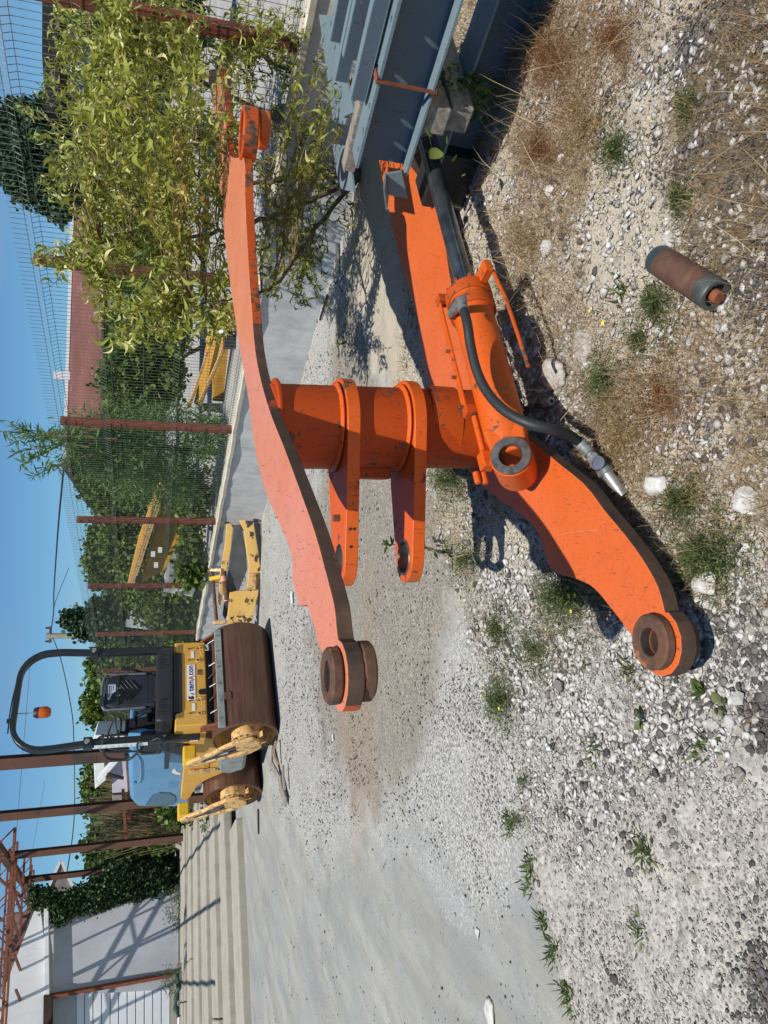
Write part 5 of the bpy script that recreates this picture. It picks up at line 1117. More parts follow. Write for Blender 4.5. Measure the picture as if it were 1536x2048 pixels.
def bp(x, y, d, rx, ry, rd=None):
    """ellipsoid whose picture is centred on (x, y) with half sizes rx, ry pixels at distance d"""
    c = at_y(x, y, d); k = d/FPX*1.03; return (tuple(c), (ry*k, (rd if rd else (rx+ry)*.5*k), rx*k))
# far trees and hedges
def bush(name, bl, n, size, mat, label, cat='bush', **kw):
    c = sum(np.array(b[0]) for b in bl)/len(bl); z0 = kw.pop('z0', .3); return tree(name, (c[0], c[1], z0), bl, n, size, mat, label, trunk=kw.pop('trunk', .05), cat=cat, **kw)
tree('tall_tree', (*at_y(200, 320, 28)[:2], .5), [bp(80, 300, 28, 60, 70), bp(40, 260, 28, 45, 40), bp(110, 370, 28, 40, 60), bp(130, 250, 28, 45, 60), bp(60, 350, 28, 40, 45), bp(20, 285, 28, 18, 40)], 42000, .15, M['leaf_conifer'], 'tall dark green tree standing above the red tiled roof', trunk=.3)
bush('hedge', [bp(240, 40, 11, 70, 60), bp(330, 20, 11, 70, 70), bp(300, 110, 11.5, 70, 60), bp(180, -20, 11, 60, 50), bp(240, 170, 12.5, 50, 60)], 42000, .065, M['leaf_dark'], 'dense dark hedge behind the fence post nearest the camera', cat='hedge', z0=.55)
bush('hedge', [bp(245, 300, 17, 34, 70), bp(245, 430, 17, 32, 80), bp(270, 560, 17, 42, 80), bp(265, 680, 17, 42, 80), bp(300, 770, 17, 50, 60), bp(330, 620, 16.5, 34, 90), bp(320, 450, 16.5, 45, 90), bp(325, 320, 16, 40, 80)], 70000, .075, M['leaf_dark'], 'long dark hedge below the red tiled roof', cat='hedge', z0=.55)
bush('shrub', [bp(300, 660, 14, 60, 80), bp(340, 700, 14, 20, 90), bp(280, 560, 14, 40, 50), bp(270, 760, 14, 60, 50)], 11000, .09, M['leaf_mid'], 'green shrub seen through the mesh beyond the yellow boom', z0=.55)
bush('shrub', [bp(330, 870, 11.2, 100, 60), bp(240, 900, 11.2, 70, 70), bp(420, 870, 10.8, 30, 45), bp(180, 890, 11.2, 50, 55), bp(330, 960, 12, 90, 45)], 15000, .10, M['leaf_willow2'], 'young willow growing through the fence with tall leafy shoots above it', tmpl=LANCE, z0=.6, cat='willow')
WS = empty('willow_shoots', tuple(fk(.1, .6, .5)), label='tall willow shoots sticking up into the sky behind the fence', cat='willow shoots'); wsb = fk(.1, .6, .5)
for i, (x_, y_) in enumerate(((4, 862), (10, 840), (32, 855), (28, 905), (40, 930), (60, 955), (75, 880), (18, 885), (50, 870), (62, 918), (85, 935))):
    d_ = 10.3+.05*i; e = at_y(x_, y_, d_)-wsb; s0 = at_y(200+random.uniform(-30, 50), 880+random.uniform(-30, 40), d_)-wsb; P = spl([s0, s0*.5+e*.5+[random.uniform(-.06, .06), 0, 0], e], 8); b = MB(); b.tube(P, list(np.linspace(.010, .003, len(P))), 5); b.build('shoot', M['twig'], WS, smooth=60)
    P = np.array(P); n_ = 60; t_ = rng.uniform(.15, 1, n_)*(len(P)-1.001); i_ = t_.astype(int); Q = P[i_]+(P[i_+1]-P[i_])*(t_-i_)[:, None]; D = rng.normal(size=(n_, 3)); D[:, 2] += .35
    R_ = dir_rot(D)*(rng.uniform(.09, .17, n_))[:, None, None]; scatter('leaves', LANCE[0], LANCE[1], R_, Q, rng.uniform(.3, .9, n_), M['leaf_willow2'], WS, kind='stuff')
bush('shrub', [bp(300, 1010, 17.5, 90, 70), bp(230, 980, 17.5, 60, 60), bp(380, 1120, 13.0, 24, 50), bp(270, 1080, 17.5, 60, 60), bp(385, 1010, 13.0, 24, 60)], 20000, .085, M['leaf_mid'], 'green shrub round the yellow loader arms', z0=.55)
tree('tree', (*at_y(300, 1100, 26)[:2], .5), [bp(225, 1080, 26, 35, 50), bp(215, 1130, 26, 36, 40), bp(270, 1150, 26, 50, 60), bp(250, 1040, 26, 40, 40), bp(190, 1110, 26, 14, 25)], 26000, .125, M['leaf_mid'], 'round-topped green tree right of the utility pole', trunk=.2)
tree('conifer', (*at_y(330, 1240, 21)[:2], .5), [bp(165, 1245, 21, 18, 22), bp(200, 1240, 21, 25, 34), bp(250, 1235, 21, 40, 45), bp(310, 1225, 21, 50, 60), bp(140, 1240, 21, 10, 10)], 26000, .095, M['leaf_conifer'], 'pointed blue-green conifer between the pole and the roller', trunk=.12)
bush('shrub', [bp(350, 1200, 16.5, 60, 70), bp(370, 1130, 16, 34, 60), bp(380, 1260, 17, 30, 40), bp(300, 1180, 17, 50, 50)], 24000, .085, M['leaf_mid'], 'dense green shrub behind the yellow plough attachment', z0=.3)
tree('tree', (*at_y(300, 1360, 24)[:2], .5), [bp(240, 1330, 24, 45, 60), bp(220, 1400, 24, 36, 50), bp(300, 1330, 23, 50, 60), bp(300, 1420, 23, 60, 60), bp(180, 1425, 24, 10, 16), bp(198, 1345, 24, 12, 40)], 32000, .125, M['leaf_mid'], 'green trees filling the view behind the roller seat', trunk=.16)
tree('tree', (*at_y(300, 1580, 34)[:2], .5), [bp(200, 1575, 34, 26, 50), bp(215, 1620, 34, 26, 40), bp(240, 1560, 34, 40, 60)], 16000, .17, M['leaf_mid'], 'distant green tree above the white truck', trunk=.2)
tree('tree', (*at_y(300, 1700, 30)[:2], .5), [bp(235, 1700, 30, 50, 50), bp(200, 1690, 30, 18, 40), bp(210, 1740, 30, 22, 28), bp(260, 1660, 30, 40, 36)], 20000, .14, M['leaf_dark'], 'dark leafy tree right of the pointed roof end', trunk=.2)
bush('shrub', [bp(290, 1700, 23.5, 60, 40), bp(330, 1640, 22.5, 40, 50), bp(300, 1750, 24, 60, 28), bp(350, 1600, 20, 30, 40)], 20000, .105, M['leaf_mid'], 'yellow-green shrub between the rust posts', z0=.4)
# dry reeds
RD = []; n_ = 900; yy_ = rng.uniform(1570, 1690, n_); dd_ = rng.uniform(21, 23.5, n_)
P = np.array([at_y(375, a, d) for a, d in zip(yy_, dd_)]); P[:, 2] = .3; h_ = rng.uniform(1.4, 3.0, n_); D = np.stack([rng.normal(.25, .2, n_), rng.normal(0, .1, n_), np.ones(n_)], 1); D /= np.linalg.norm(D, axis=1)[:, None]
ST = (np.array([(-.006, 0, 0), (.006, 0, 0), (.003, 1, 0), (-.003, 1, 0)]), [(0, 1, 2, 3)])
Rr = dir_rot(D); Rr = Rr*np.stack([np.full(n_, 2.2), h_, np.ones(n_)], 1)[:, None, :]; scatter('dry_reeds', ST[0], ST[1], Rr, P, rng.uniform(0, .8, n_), leafmat('reed', (.10, .075, .035), (.33, .27, .15), .2), kind='stuff', label='bank of dry leaning reeds behind the rust posts')
# ivy on the shed corner
IV = []
def ivp(x_, y_, off=.10): return tuple(at_plane(x_, y_, WA-wn*off, wn))
iv0 = np.array(ivp(350, 1790)); IVY = empty('ivy', tuple(iv0), label='dark ivy climbing over the right-hand corner of the rendered shed', cat='ivy')
C = []
for (x_, y_, rx, ry) in ((90, 1800, 22, 22), (120, 1812, 25, 18), (160, 1800, 30, 26), (200, 1782, 34, 22), (240, 1768, 34, 30), (280, 1765, 34, 30), (320, 1768, 30, 22), (70, 1790, 8, 14), (120, 1835, 18, 10), (250, 1750, 40, 18), (190, 1810, 34, 10), (260, 1790, 34, 8), (300, 1745, 40, 16)):
    c, r = bp(x_, y_, np.array(ivp(x_, y_))[1], rx, ry, .22); C.append((np.array(c)-iv0+np.array([0, 0, 0]), np.array(r)))
leafcloud('leaves', C, 24000, .068, M['leaf_ivy'], LEAF, IVY, out=.3)
leafcloud('weed_by_wall', [(at_z(352, 1815, .75), (.55, .3, .35))], 900, .10, M['leaf_weed'], LANCE, None, kind='', label='leafy weed clump at the foot of the rendered wall', cat='weed')
leafcloud('weed_by_wall', [(at_z(350, 1958, .8), (.35, .25, .30))], 600, .10, M['leaf_weed'], LANCE, None, kind='', label='small weed clump at the foot of the rusty door jamb', cat='weed')
leafcloud('weed_on_steps', [(at_z(425, 1640, .25), (.35, .5, .20)), (at_z(400, 1610, .35), (.5, .6, .3))], 1500, .09, M['leaf_weed'], LEAF, None, kind='', label='yellow-green weeds growing over the end of the slab steps', cat='weed')
# ---------------------------------------------------------------- corkscrew willow in front of the wall
wb0 = at_z(722, 352, 0.); WT = empty('willow_tree', tuple(wb0), label='curly-leaved yellow-green willow growing between the steel beams and the orange frame', cat='tree')
def plate_y(y_img):        # far edge of the upper arm plate along this line of sight
    return np.interp(y_img, [137, 233, 300, 400, 483, 587, 683], [5.2, 6.3, 6.0, 5.35, 5.0, 4.5, 4.1])
stems = []
for (p_, r0) in (([(722, 352, 0), (640, 340, .5), (520, 320, 1.0), (400, 280, 1.6), (250, 170, 2.2)], .030), ([(716, 360, 0), (620, 400, .5), (520, 440, 1.0), (400, 470, 1.45), (280, 460, 1.9), (180, 500, 2.2)], .026),
                 ([(726, 345, 0), (600, 260, .6), (430, 180, 1.3), (300, 110, 2.0), (150, 60, 2.6)], .028), ([(712, 365, 0), (620, 470, .5), (560, 560, .8), (470, 600, 1.2), (380, 610, 1.4)], .020),
                 ([(730, 340, 0), (640, 200, .7), (520, 110, 1.3), (400, 60, 1.8), (200, 20, 2.5)], .022), ([(718, 356, 0), (560, 360, .9), (420, 380, 1.5), (300, 340, 2.0), (200, 300, 2.3)], .024)):
    P = []
    for i, (x_, y_, z_) in enumerate(p_):
        d_ = wb0[1]+(plate_y(y_)+.5-wb0[1])*min(1, i/2.) if i else wb0[1]
        P.append(at_y(x_, y_, max(d_, 4.6))-wb0)
    P[0] = np.array([0, 0, 0.])+(P[0]*.0); S_ = spl(P, 7); S_ = [q+np.array([random.uniform(-.015, .015), random.uniform(-.015, .015), 0]) for q in S_]
    b = MB(); b.tube(S_, list(np.linspace(r0, r0*.25, len(S_))), 8); b.build('branch', M['bark'], WT, smooth=60); stems.append(np.array(S_))
allS = np.concatenate(stems); ends = []
def inreg(x_, y_):
    q = 0
    for cx, cy, rx, ry in ((330, 330, 210, 190), (240, 120, 230, 150), (560, 280, 110, 190), (300, 520, 170, 130), (400, 640, 80, 50), (480, 80, 110, 110), (130, 40, 110, 60), (620, 560, 20, 60), (560, 500, 70, 130), (180, 500, 60, 110), (650, 350, 70, 80), (610, 120, 60, 80)):
        q = max(q, 1-((x_-cx)/rx)**2-((y_-cy)/ry)**2)
    return q
tw_P, lf_P, lf_D, lf_S, lf_T = MB(), [], [], [], []
cnt = 0
while cnt < 900:
    x_, y_ = random.uniform(0, 720), random.uniform(-60, 700); q = inreg(x_, y_)+(vnoise(x_*.012, y_*.012, 1, 77)-.62)*.9+.12
    if q <= random.random()*(.5 if x_ < 500 else .15) or q <= 0: continue
    base_d = float(plate_y(y_)); d_ = base_d+random.uniform(.12, 1.3) if y_ > 150 else random.uniform(4.2, 7.0)
    if x_ > 560: d_ = random.uniform(5.4, 6.6)
    if y_ < 260 and random.random() < .35: d_ = random.uniform(3.9, 5.2)
    wall_d = 9.3-2.15*((2048-y_-1024)/FPX*d_-.98)/1.18-.15
    e = at_y(x_, y_, d_)-wb0
    if e[2] < .08: continue
    dd = np.linalg.norm(allS-e, axis=1)+.25*np.maximum(0, allS[:, 2]-e[2]+.1); j = int(np.argmin(dd)); s0 = allS[j]
    if np.linalg.norm(e-s0) > 1.5: continue
    v = e-s0; Lq = np.linalg.norm(v); k_ = 10; side = _unit(np.cross(v, rng.normal(size=3))); s2 = np.cross(_unit(v), side); ph = random.uniform(0, 6)
    P = [s0+v*t_+.03*Lq**.5*(math.sin(ph+t_*13)*side+math.cos(ph+t_*13)*s2)*min(1, t_*3)-np.array([0, 0, .16*Lq*t_*t_]) for t_ in np.linspace(0, 1, k_)]
    tw_P.tube(P, list(np.linspace(.0042, .0013, k_)), 4, False); P = np.array(P); cnt += 1
    nl_ = int(11+Lq*24); t_ = rng.uniform(.12, 1.0, nl_)**.8*(k_-1.001); i_ = t_.astype(int); lf_P.append(P[i_]+(P[i_+1]-P[i_])*(t_-i_)[:, None])
    D = rng.normal(size=(nl_, 3))*.8+_unit(v)*.5; D[:, 2] -= .25; lf_D.append(D); lf_S.append((.042+.085*rng.uniform(0, 1, nl_)**1.5)*(1.15 if x_ < 450 else .9)); lf_T.append(np.clip(rng.normal(.68 if x_ < 480 else .42, .24, nl_), 0, 1))  # low leaves get a darker tone that imitates their shade
o = tw_P.build('twigs', M['twig'], WT, smooth=60); o['kind'] = 'stuff'
LP, LD, LS, LT = map(np.concatenate, (lf_P, lf_D, lf_S, lf_T))
# the largest leaves nearest the camera are leaves of their own; the mass of the crown is one part
dist = np.linalg.norm(LP+wb0-CAM, axis=1); big = np.argsort(-(LS/dist))[:260]; msk = np.ones(len(LP), bool); msk[big] = False
scatter('crown', CURL[0], CURL[1], dir_rot(LD[msk])*LS[msk][:, None, None], LP[msk], LT[msk], M['leaf_willow'], WT, kind='stuff')
lm = bpy.data.meshes.new('leaf'); lm.from_pydata([tuple(v) for v in CURL[0]], [], CURL[1]); a = lm.attributes.new('tone', 'FLOAT', 'FACE'); a.data.foreach_set('value', [.75]*len(CURL[1])); lm.materials.append(M['leaf_willow'])
Rb = dir_rot(LD[big])
for i, ix in enumerate(big):
    o = bpy.data.objects.new('leaf', lm); S.collection.objects.link(o); o.parent = WT; s_ = LS[ix]*1.15
    o.matrix_local = Matrix.Translation(Vector(LP[ix])) @ Matrix(Rb[i].tolist()).to_4x4() @ Matrix.Diagonal((s_, s_, s_, 1))
# ---------------------------------------------------------------- dry grass, herbs and weeds on the ground
def blades(name, n, y0, y1, wfun, l0, l1, mat, tone, label, tilt=.9, wmul=1.):
    P2 = sample(n, y0, y1, wfun); X, Y = P2.T; N = len(X); Z = ground_z(X, Y)-.003; l = rng.uniform(l0, l1, N); R_ = rand_rot(N, tilt)
    R_ = R_*np.stack([l*wmul*(.7+.2*Y), l, l], 1)[:, None, :]; return scatter(name, BLADE[0], BLADE[1], R_, np.stack([X, Y, Z], 1), tone(N), mat, kind='stuff', label=label)
fb = lambda X, Y, s_, k_: fbm(X, Y, s_, k_)
blades('dry_grass', 46000, 1.05, 4.6, lambda z, X, Y: z['dry']*sstep(.36, .60, fb(X, Y, 3, 61))*(1-.3*z['dark']), .025, .095, M['dry'], lambda N: rng.beta(1.6, 2, N), 'short bleached grass over the tan earth', 1.45, .8)
blades('long_straws', 1500, 1.05, 4.0, lambda z, X, Y: z['dry']*sstep(.4, .6, fb(X, Y, 2, 62)), .12, .30, M['dry'], lambda N: rng.uniform(.4, 1, N), 'long dry straws lying over the earth', 1.45, .35)
def herb(cx, cy, rx, ry, n, h, mat, size, name, label, tmpl=LANCE, cat='weed', tone=None, z_off=0., d=None):
    """low clump of small leaves growing on the ground round pixel (cx, cy)"""
    a = rng.uniform(0, 2*np.pi, n); r_ = np.abs(rng.normal(0, .72, n))*(1+.35*np.sin(3*a+cx)+.25*np.sin(5*a+cy)); xs_, ys_ = cx+rx*r_*np.cos(a), cy+ry*r_*np.sin(a)
    P = np.array([at_z(x_, y_, 0) for x_, y_ in zip(xs_, ys_)]); c = at_z(cx, cy, 0); c[2] = gz(c[0], c[1])
    P[:, 2] = ground_z(P[:, 0], P[:, 1])+h*rng.uniform(0, 1, n)*np.exp(-r_**2*1.3); D = rng.normal(size=(n, 3)); D[:, 2] = np.abs(D[:, 2])*.8
    R_ = dir_rot(D)*(size*rng.uniform(.5, 1.3, n))[:, None, None]; tn = np.clip(rng.normal(.5, .2, n), 0, 1) if tone is None else tone(n)
    st_ = name in ('straw_patch', 'dry_brown_herb'); o = scatter(name, tmpl[0], tmpl[1], R_, P-c, tn, mat, label=label, cat=None if st_ else cat, kind='stuff' if st_ else None); o.location = tuple(c); return o
HT = lambda a, b: (lambda n: rng.uniform(a, b, n))
herb(1110, 120, 90, 150, 26000, .06, M['drybrown'], .011, 'dry_brown_herb', 'mat of dry brown herb beside the lowest steel beam', tone=HT(0, 1))
herb(1090, 300, 80, 120, 18000, .05, M['drybrown'], .010, 'dry_brown_herb', 'mat of red-brown herb in front of the timber blocks', tone=HT(0, .8))
herb(1240, 80, 90, 120, 12000, .05, M['drybrown'], .010, 'dry_brown_herb', 'brown herb at the edge of the slate chips', tone=HT(0, .9))
for i, (cx, cy, rx, ry, n, h, lab) in enumerate(((1245, 300, 42, 60, 1300, .05, 'green weed patch between the beams and the steel pin'), (1385, 215, 30, 45, 700, .04, 'bright green weed in the slate chips'), (1215, 760, 42, 70, 1500, .05, 'green weed patch by the loose hose end'),
        (1330, 610, 40, 60, 1300, .05, 'grass tuft touching the steel pin'), (1370, 1000, 70, 60, 1500, .04, 'thin green weeds right of the pale rock'), (1430, 1120, 80, 90, 3600, .045, 'green weed mat near the end of the lower arm'),
        (1380, 400, 30, 50, 700, .04, 'yellow-green moss by the slate chips'), (1270, 1100, 40, 60, 900, .05, 'weeds growing against the lower arm edge'), (1290, 680, 34, 40, 600, .03, 'small weed left of the steel pin'),
        (1140, 1195, 62, 75, 4200, .11, 'bushy weed with yellow flowers left of the lower arm'), (1010, 1400, 40, 70, 2200, .08, 'green weed with yellow flowers on the concrete edge'), (940, 1120, 45, 60, 1800, .06, 'weeds in the shadow of the lower arm'),
        (1010, 1260, 45, 70, 1500, .05, 'thin weed beside the white rubble'), (1080, 1300, 45, 60, 1300, .05, 'low weed in the white rubble'), (920, 960, 60, 80, 3600, .09, 'dark weeds behind the cross tube'), (1040, 1640, 22, 30, 260, .04, 'small weed at the gravel edge'),
        (850, 520, 40, 200, 5000, .10, 'dark weeds along the far side of the lower arm'), (1050, 1560, 20, 40, 200, .03, 'sparse weed at the concrete edge'))):
    herb(cx, cy, rx, ry, int(n*1.5), h, M['leaf_weed'], .018, 'green_weed', lab, tone=HT(0, 1.))
herb(1180, 250, 90, 160, 6000, .04, M['dry'], .016, 'straw_patch', 'thin straw patch between the brown herb and the slate chips', tone=HT(0, .8))
herb(1250, 880, 110, 130, 8000, .035, M['dry'], .016, 'straw_patch', 'straw patch right of the hose fitting', tone=HT(0, .8))
herb(1060, 480, 90, 120, 5000, .035, M['dry'], .016, 'straw_patch', 'straw patch beside the piston rod', tone=HT(0, .8))
herb(1330, 800, 130, 150, 8000, .03, M['drybrown'], .014, 'dry_brown_herb', 'reddish dry herb in the middle of the dry earth', tone=HT(0, 1))
herb(745, 205, 60, 60, 2600, .5, M['leaf_weed'], .022, 'weed_on_beams', 'feathery yellow-green weed growing through the steel stack')
for (cx, cy, lab) in ((1068, 1730, 'first weed tuft in the crack at the gravel edge'), (1060, 1770, 'weed tuft with long blades in the crack'), (1085, 1840, 'reddish weed tuft in the crack'), (1105, 1900, 'small weed tuft low in the crack'), (1140, 1990, 'ragged weed strip at the bottom of the crack'), (1020, 1650, 'grassy tuft where the crack begins'), (1300, 1700, 'lone green tuft in the gravel'), (1275, 1340, 'long-bladed weed at the tip of the lower arm'), (1415, 1490, 'blade tuft beside the slate heap'), (1190, 1500, 'narrow-leaved weed in the gravel'), (1250, 575, 'grass tuft with a yellow flower'), (1290, 1860, 'faint tuft low in the gravel')):
    n = random.randint(26, 60); c = at_z(cx, cy, 0); c[2] = gz(c[0], c[1]); D = rng.normal(size=(n, 3)); D[:, 2] = np.abs(D[:, 2])*.7+.2
    scatter('weed_tuft', LANCE[0], LANCE[1], dir_rot(D)*np.stack([np.full(n, .05), rng.uniform(.015, .065, n), np.full(n, .04)], 1)[:, None, :]*1., rng.normal(0, .024, (n, 3))*[1, 1, .08], rng.uniform(.1, 1., n), M['leaf_weed'], label=lab, cat='weed').location = tuple(c)
# broad leaved seedlings
for (cx, cy, nl, sz, lab) in ((1420, 1385, 7, .045, 'broad-leaved weed beside the slate heap'), (1300, 1440, 6, .035, 'broad-leaved seedling in the gravel'), (1110, 1490, 3, .03, 'two-leaved seedling in the white gravel'), (1455, 1410, 5, .04, 'leafy weed right beside the slate heap'), (1180, 1330, 3, .03, 'yellow-green seedling by the rubble')):
    c = at_z(cx, cy, 0); c[2] = gz(c[0], c[1]); D = rng.normal(size=(nl, 3)); D[:, 2] = .4; scatter('broad_leaf_weed', BROAD[0], BROAD[1], dir_rot(D)*(sz*rng.uniform(.55, 1.1, nl))[:, None, None], rng.normal(0, .012, (nl, 3))*[1, 1, .3]+[0, 0, .015], rng.uniform(.55, .95, nl), M['leaf_weed'], label=lab, cat='weed').location = tuple(c)
# big heart leaf weed in the shade of the beams
for (cx, cy, z_, s_) in ((875, 305, .42, .085), (945, 215, .30, .05), (935, 330, .25, .04), (990, 350, .12, .04)):
    pass
c = at_z(905, 330, .15); D = rng.normal(size=(9, 3)); D[:, 2] += .3; n = 60
leafcloud('weed_under_beams', [(at_z(920, 190, .25), (.10, .12, .14)), (at_z(955, 190, .18), (.10, .12, .10))], 420, .022, M['leaf_mid'], LEAF, None, kind='', label='green weed growing out of the shade beside the timber blocks', cat='weed', clump=6)
o = scatter('heart_leaf_weed', BROAD[0], BROAD[1], dir_rot(np.array([[-.6, -.3, .5], [.5, -.4, .2], [.2, -.6, -.1], [-.2, -.5, .1], [.6, .1, .3]]))*np.array([.075, .03, .028, .025, .035])[:, None, None]*np.array([1.1, 1.4, 1])[None, None, :], np.array([[0, 0, 0], [.03, 0, -.03], [-.04, 0, -.06], [-.1, -.02, -.1], [.05, 0, .04]]), np.array([.9, .7, .6, .7, .5]), M['leaf_mid'], label='broad bright leaf catching the sun under the big beam', cat='weed'); o.location = tuple(at_z(880, 300, .40))
# flowers
FL_ = (np.array([(0, 0, 0), (.35, .5, .12), (0, 1, .1), (-.35, .5, .12)]), [(0, 1, 2, 3)])
for i, (cx, cy, z_, s_) in enumerate(((1139, 1192, .13, .011), (1151, 1191, .13, .011), (1143, 1222, .11, .010), (1185, 1223, .10, .009), (1126, 1148, .12, .008), (1315, 1167, .10, .010), (999, 1417, .09, .010), (963, 1391, .07, .008), (968, 1370, .07, .007), (1207, 646, .05, .012), (1180, 622, .05, .009), (1165, 1236, .10, .007))):
    c = at_z(cx, cy, z_); pet = []; A_ = np.arange(5)*2*np.pi/5; D = np.stack([np.cos(A_), np.sin(A_), np.full(5, .25)], 1); x_ = np.cross(D, [0, 0, 1.]); x_ /= np.linalg.norm(x_, axis=1)[:, None]; zq = np.cross(x_, D)
    E_ = empty('yellow_flower', tuple(c), label=['yellow flower, lower of the bright pair', 'yellow flower, upper of the bright pair', 'yellow flower left of the bright pair', 'yellow flower close to the arm edge', 'small yellow flower at the shadow edge', 'yellow flower at the right edge of the lower arm', 'yellow flower on the weed by the concrete', 'yellow flower farther up the concrete edge', 'tiny yellow bud by the concrete edge', 'yellow flower in the dry grass right of the hose', 'pale yellow flower in the dry grass', 'tiny yellow bud beside the lower arm'][i], cat='flower', group='yellow wild flowers')
    o = scatter('petals', FL_[0], FL_[1], np.stack([x_, D, zq], 2)*s_, np.zeros((5, 3)), np.ones(5), M['petal'], E_)
    b = MB(); b.tube([(0, 0, 0), (.004, .003, -z_*.5), (0, 0, -z_)], .0012, 4); b.build('stalk', M['leaf_weed'], E_)
# thistle standing behind the lower lug
tb = at_z(905, 1108, .0); TH_ = empty('thistle', (tb[0], tb[1], 0), label='thin dark thistle standing behind the lugs', cat='weed')
tp = at_y(762, 1088, tb[1])-np.array([tb[0], tb[1], 0]); b = MB(); b.tube([np.zeros(3), tp*.5+[.02, 0, 0], tp], [.006, .005, .003], 6); b.build('stem', M['bark'], TH_)
n = 26; s_ = rng.uniform(.05, 1, n)[:, None]; D = rng.normal(size=(n, 3)); D[:, 2] = np.abs(D[:, 2])*.4; scatter('leaves', LANCE[0], LANCE[1], dir_rot(D)*rng.uniform(.04, .10, n)[:, None, None]*np.array([1.6, 1, 1])[None, None, :], tp*s_, rng.uniform(0, .4, n), M['leaf_mid'], TH_, kind='stuff')
# stones of the rubble one can pick out
sp_ = sample(420, 1.25, 3.6, lambda z, X, Y: z['rub']*(z['px'] > 900)*(z['px'] < 1520)); tvs = [stone_template(100+i, 1, .7) for i in range(8)]; sms = []
for i, (tv, tf) in enumerate(tvs):
    for tn in (.35, .6, .9):
        m_ = bpy.data.meshes.new('stone'); m_.from_pydata([tuple(v*.5) for v in tv], [], tf); a = m_.attributes.new('tone', 'FLOAT', 'FACE'); a.data.foreach_set('value', [tn]*len(tf)); m_.materials.append(M['stone_white']); sms.append(m_)
cnt = 0
for X_, Y_ in sp_:
    if cnt >= 230: break
    q_ = proj((X_, Y_, .02))
    if not (-20 < q_[0] < 1530 and 600 < q_[1] < 1700): continue
    s_ = random.uniform(.018, .042)*random.uniform(.7, 1.15); o = bpy.data.objects.new('stone', random.choice(sms)); S.collection.objects.link(o); cnt += 1
    o.location = (X_, Y_, gz(X_, Y_)+s_*.14); o.rotation_euler = (random.uniform(-.5, .5), random.uniform(-.5, .5), random.uniform(0, 6.3)); o.scale = (s_*random.uniform(.8, 1.3), s_*random.uniform(.8, 1.2), s_)
    tag(o, 'white rubble stone lying among many like it round the lower orange arm', 'stone', 'white rubble stones round the lower arm')
# single rocks
def rock(px, py, s_, lab, mat='stone_white', tone=.85, flat=.65, sd=1):
    tv, tf = stone_template(sd, 3, flat); bm_n = [mnoise.fractal(Vector(v)*2.2+Vector((sd, 0, 0)), 1.0, 2.0, 4) for v in tv]; tv = tv*(1+.09*np.array(bm_n))[:, None]
    c = at_z(px, py, 0); c[2] = gz(c[0], c[1]); o = scatter('rock', tv, tf, rand_rot(1, .12)*s_*.5, np.array([[0, 0, s_*flat*.3]]), np.array([tone]), M[mat], label=lab, cat='rock', group='loose rocks in the yard'); o.location = tuple(c)
rock(1320, 968, .085, 'pale rock alone in the dry grass right of the pipe cap', sd=3); rock(1112, 745, .15, 'broad buff rock beside the loose hose end', sd=4, tone=.5, flat=.4); rock(1165, 690, .13, 'flat buff rock in the dry earth', sd=5, tone=.4, flat=.3)
rock(1110, 385, .05, 'whitish stone by the brown herb', sd=6); rock(1125, 318, .04, 'small white stone below the brown herb', sd=7); rock(1105, 500, .07, 'rough whitish stone below the piston rod', sd=8, tone=.7); rock(1345, 480, .05, 'white stone touching the steel pin', sd=9)
rock(1055, 690, .07, 'white stone beside the cylinder', sd=10); rock(1075, 700, .05, 'smaller white stone beside the cylinder', sd=11); rock(1430, 1165, .09, 'flat white rock in the rubble', sd=12, tone=.7, flat=.5); rock(1500, 1000, .08, 'white rock at the edge of the dry grass', sd=13)
rock(1125, 1370, .05, 'dark brown stone in the white rubble', mat='stone_dark', tone=.8, sd=14); rock(1495, 1545, .035, 'oval brown pebble on the pale gravel near the frame edge', mat='stone_dark', tone=.9, sd=15); rock(1425, 180, .030, 'yellow stone in the slate chips', mat='stone_mix', tone=.6, sd=16)
rock(1540, 2000-1540+0, .04, 'stone at the edge of the slate chips', mat='stone_mix', tone=.6, sd=17); rock(958, 1865, .05, 'pale lump lying on the concrete', sd=18, tone=.8, flat=.35); rock(985, 2030, .12, 'crumbled slab of pale rubble on the concrete', sd=19, tone=.8, flat=.25); rock(1395, 1755, .03, 'reddish stone in the gravel', mat='stone_dark', tone=.95, sd=20)
# ---------------------------------------------------------------- buildings beyond the fence
def house_part(par, org, name, pix, d, th, mat, lab=None):
    P = [at_y(x_, y_, d)-org for x_, y_ in pix]; b = MB(); b.prism(P, (0, th, 0)); return b.build(name, mat, par, label=lab)
h0 = at_y(300, 600, 32)*np.array([1, 1, 0]); RH = empty('red_roof_house', tuple(h0), label='long low building with an old red tiled roof behind the hedge', cat='building')
house_part(RH, h0, 'wall', [(200, 215), (200, 960), (330, 960), (330, 215)], 33, .3, simple('shaded_brown_wall', (.05, .035, .03), .9))
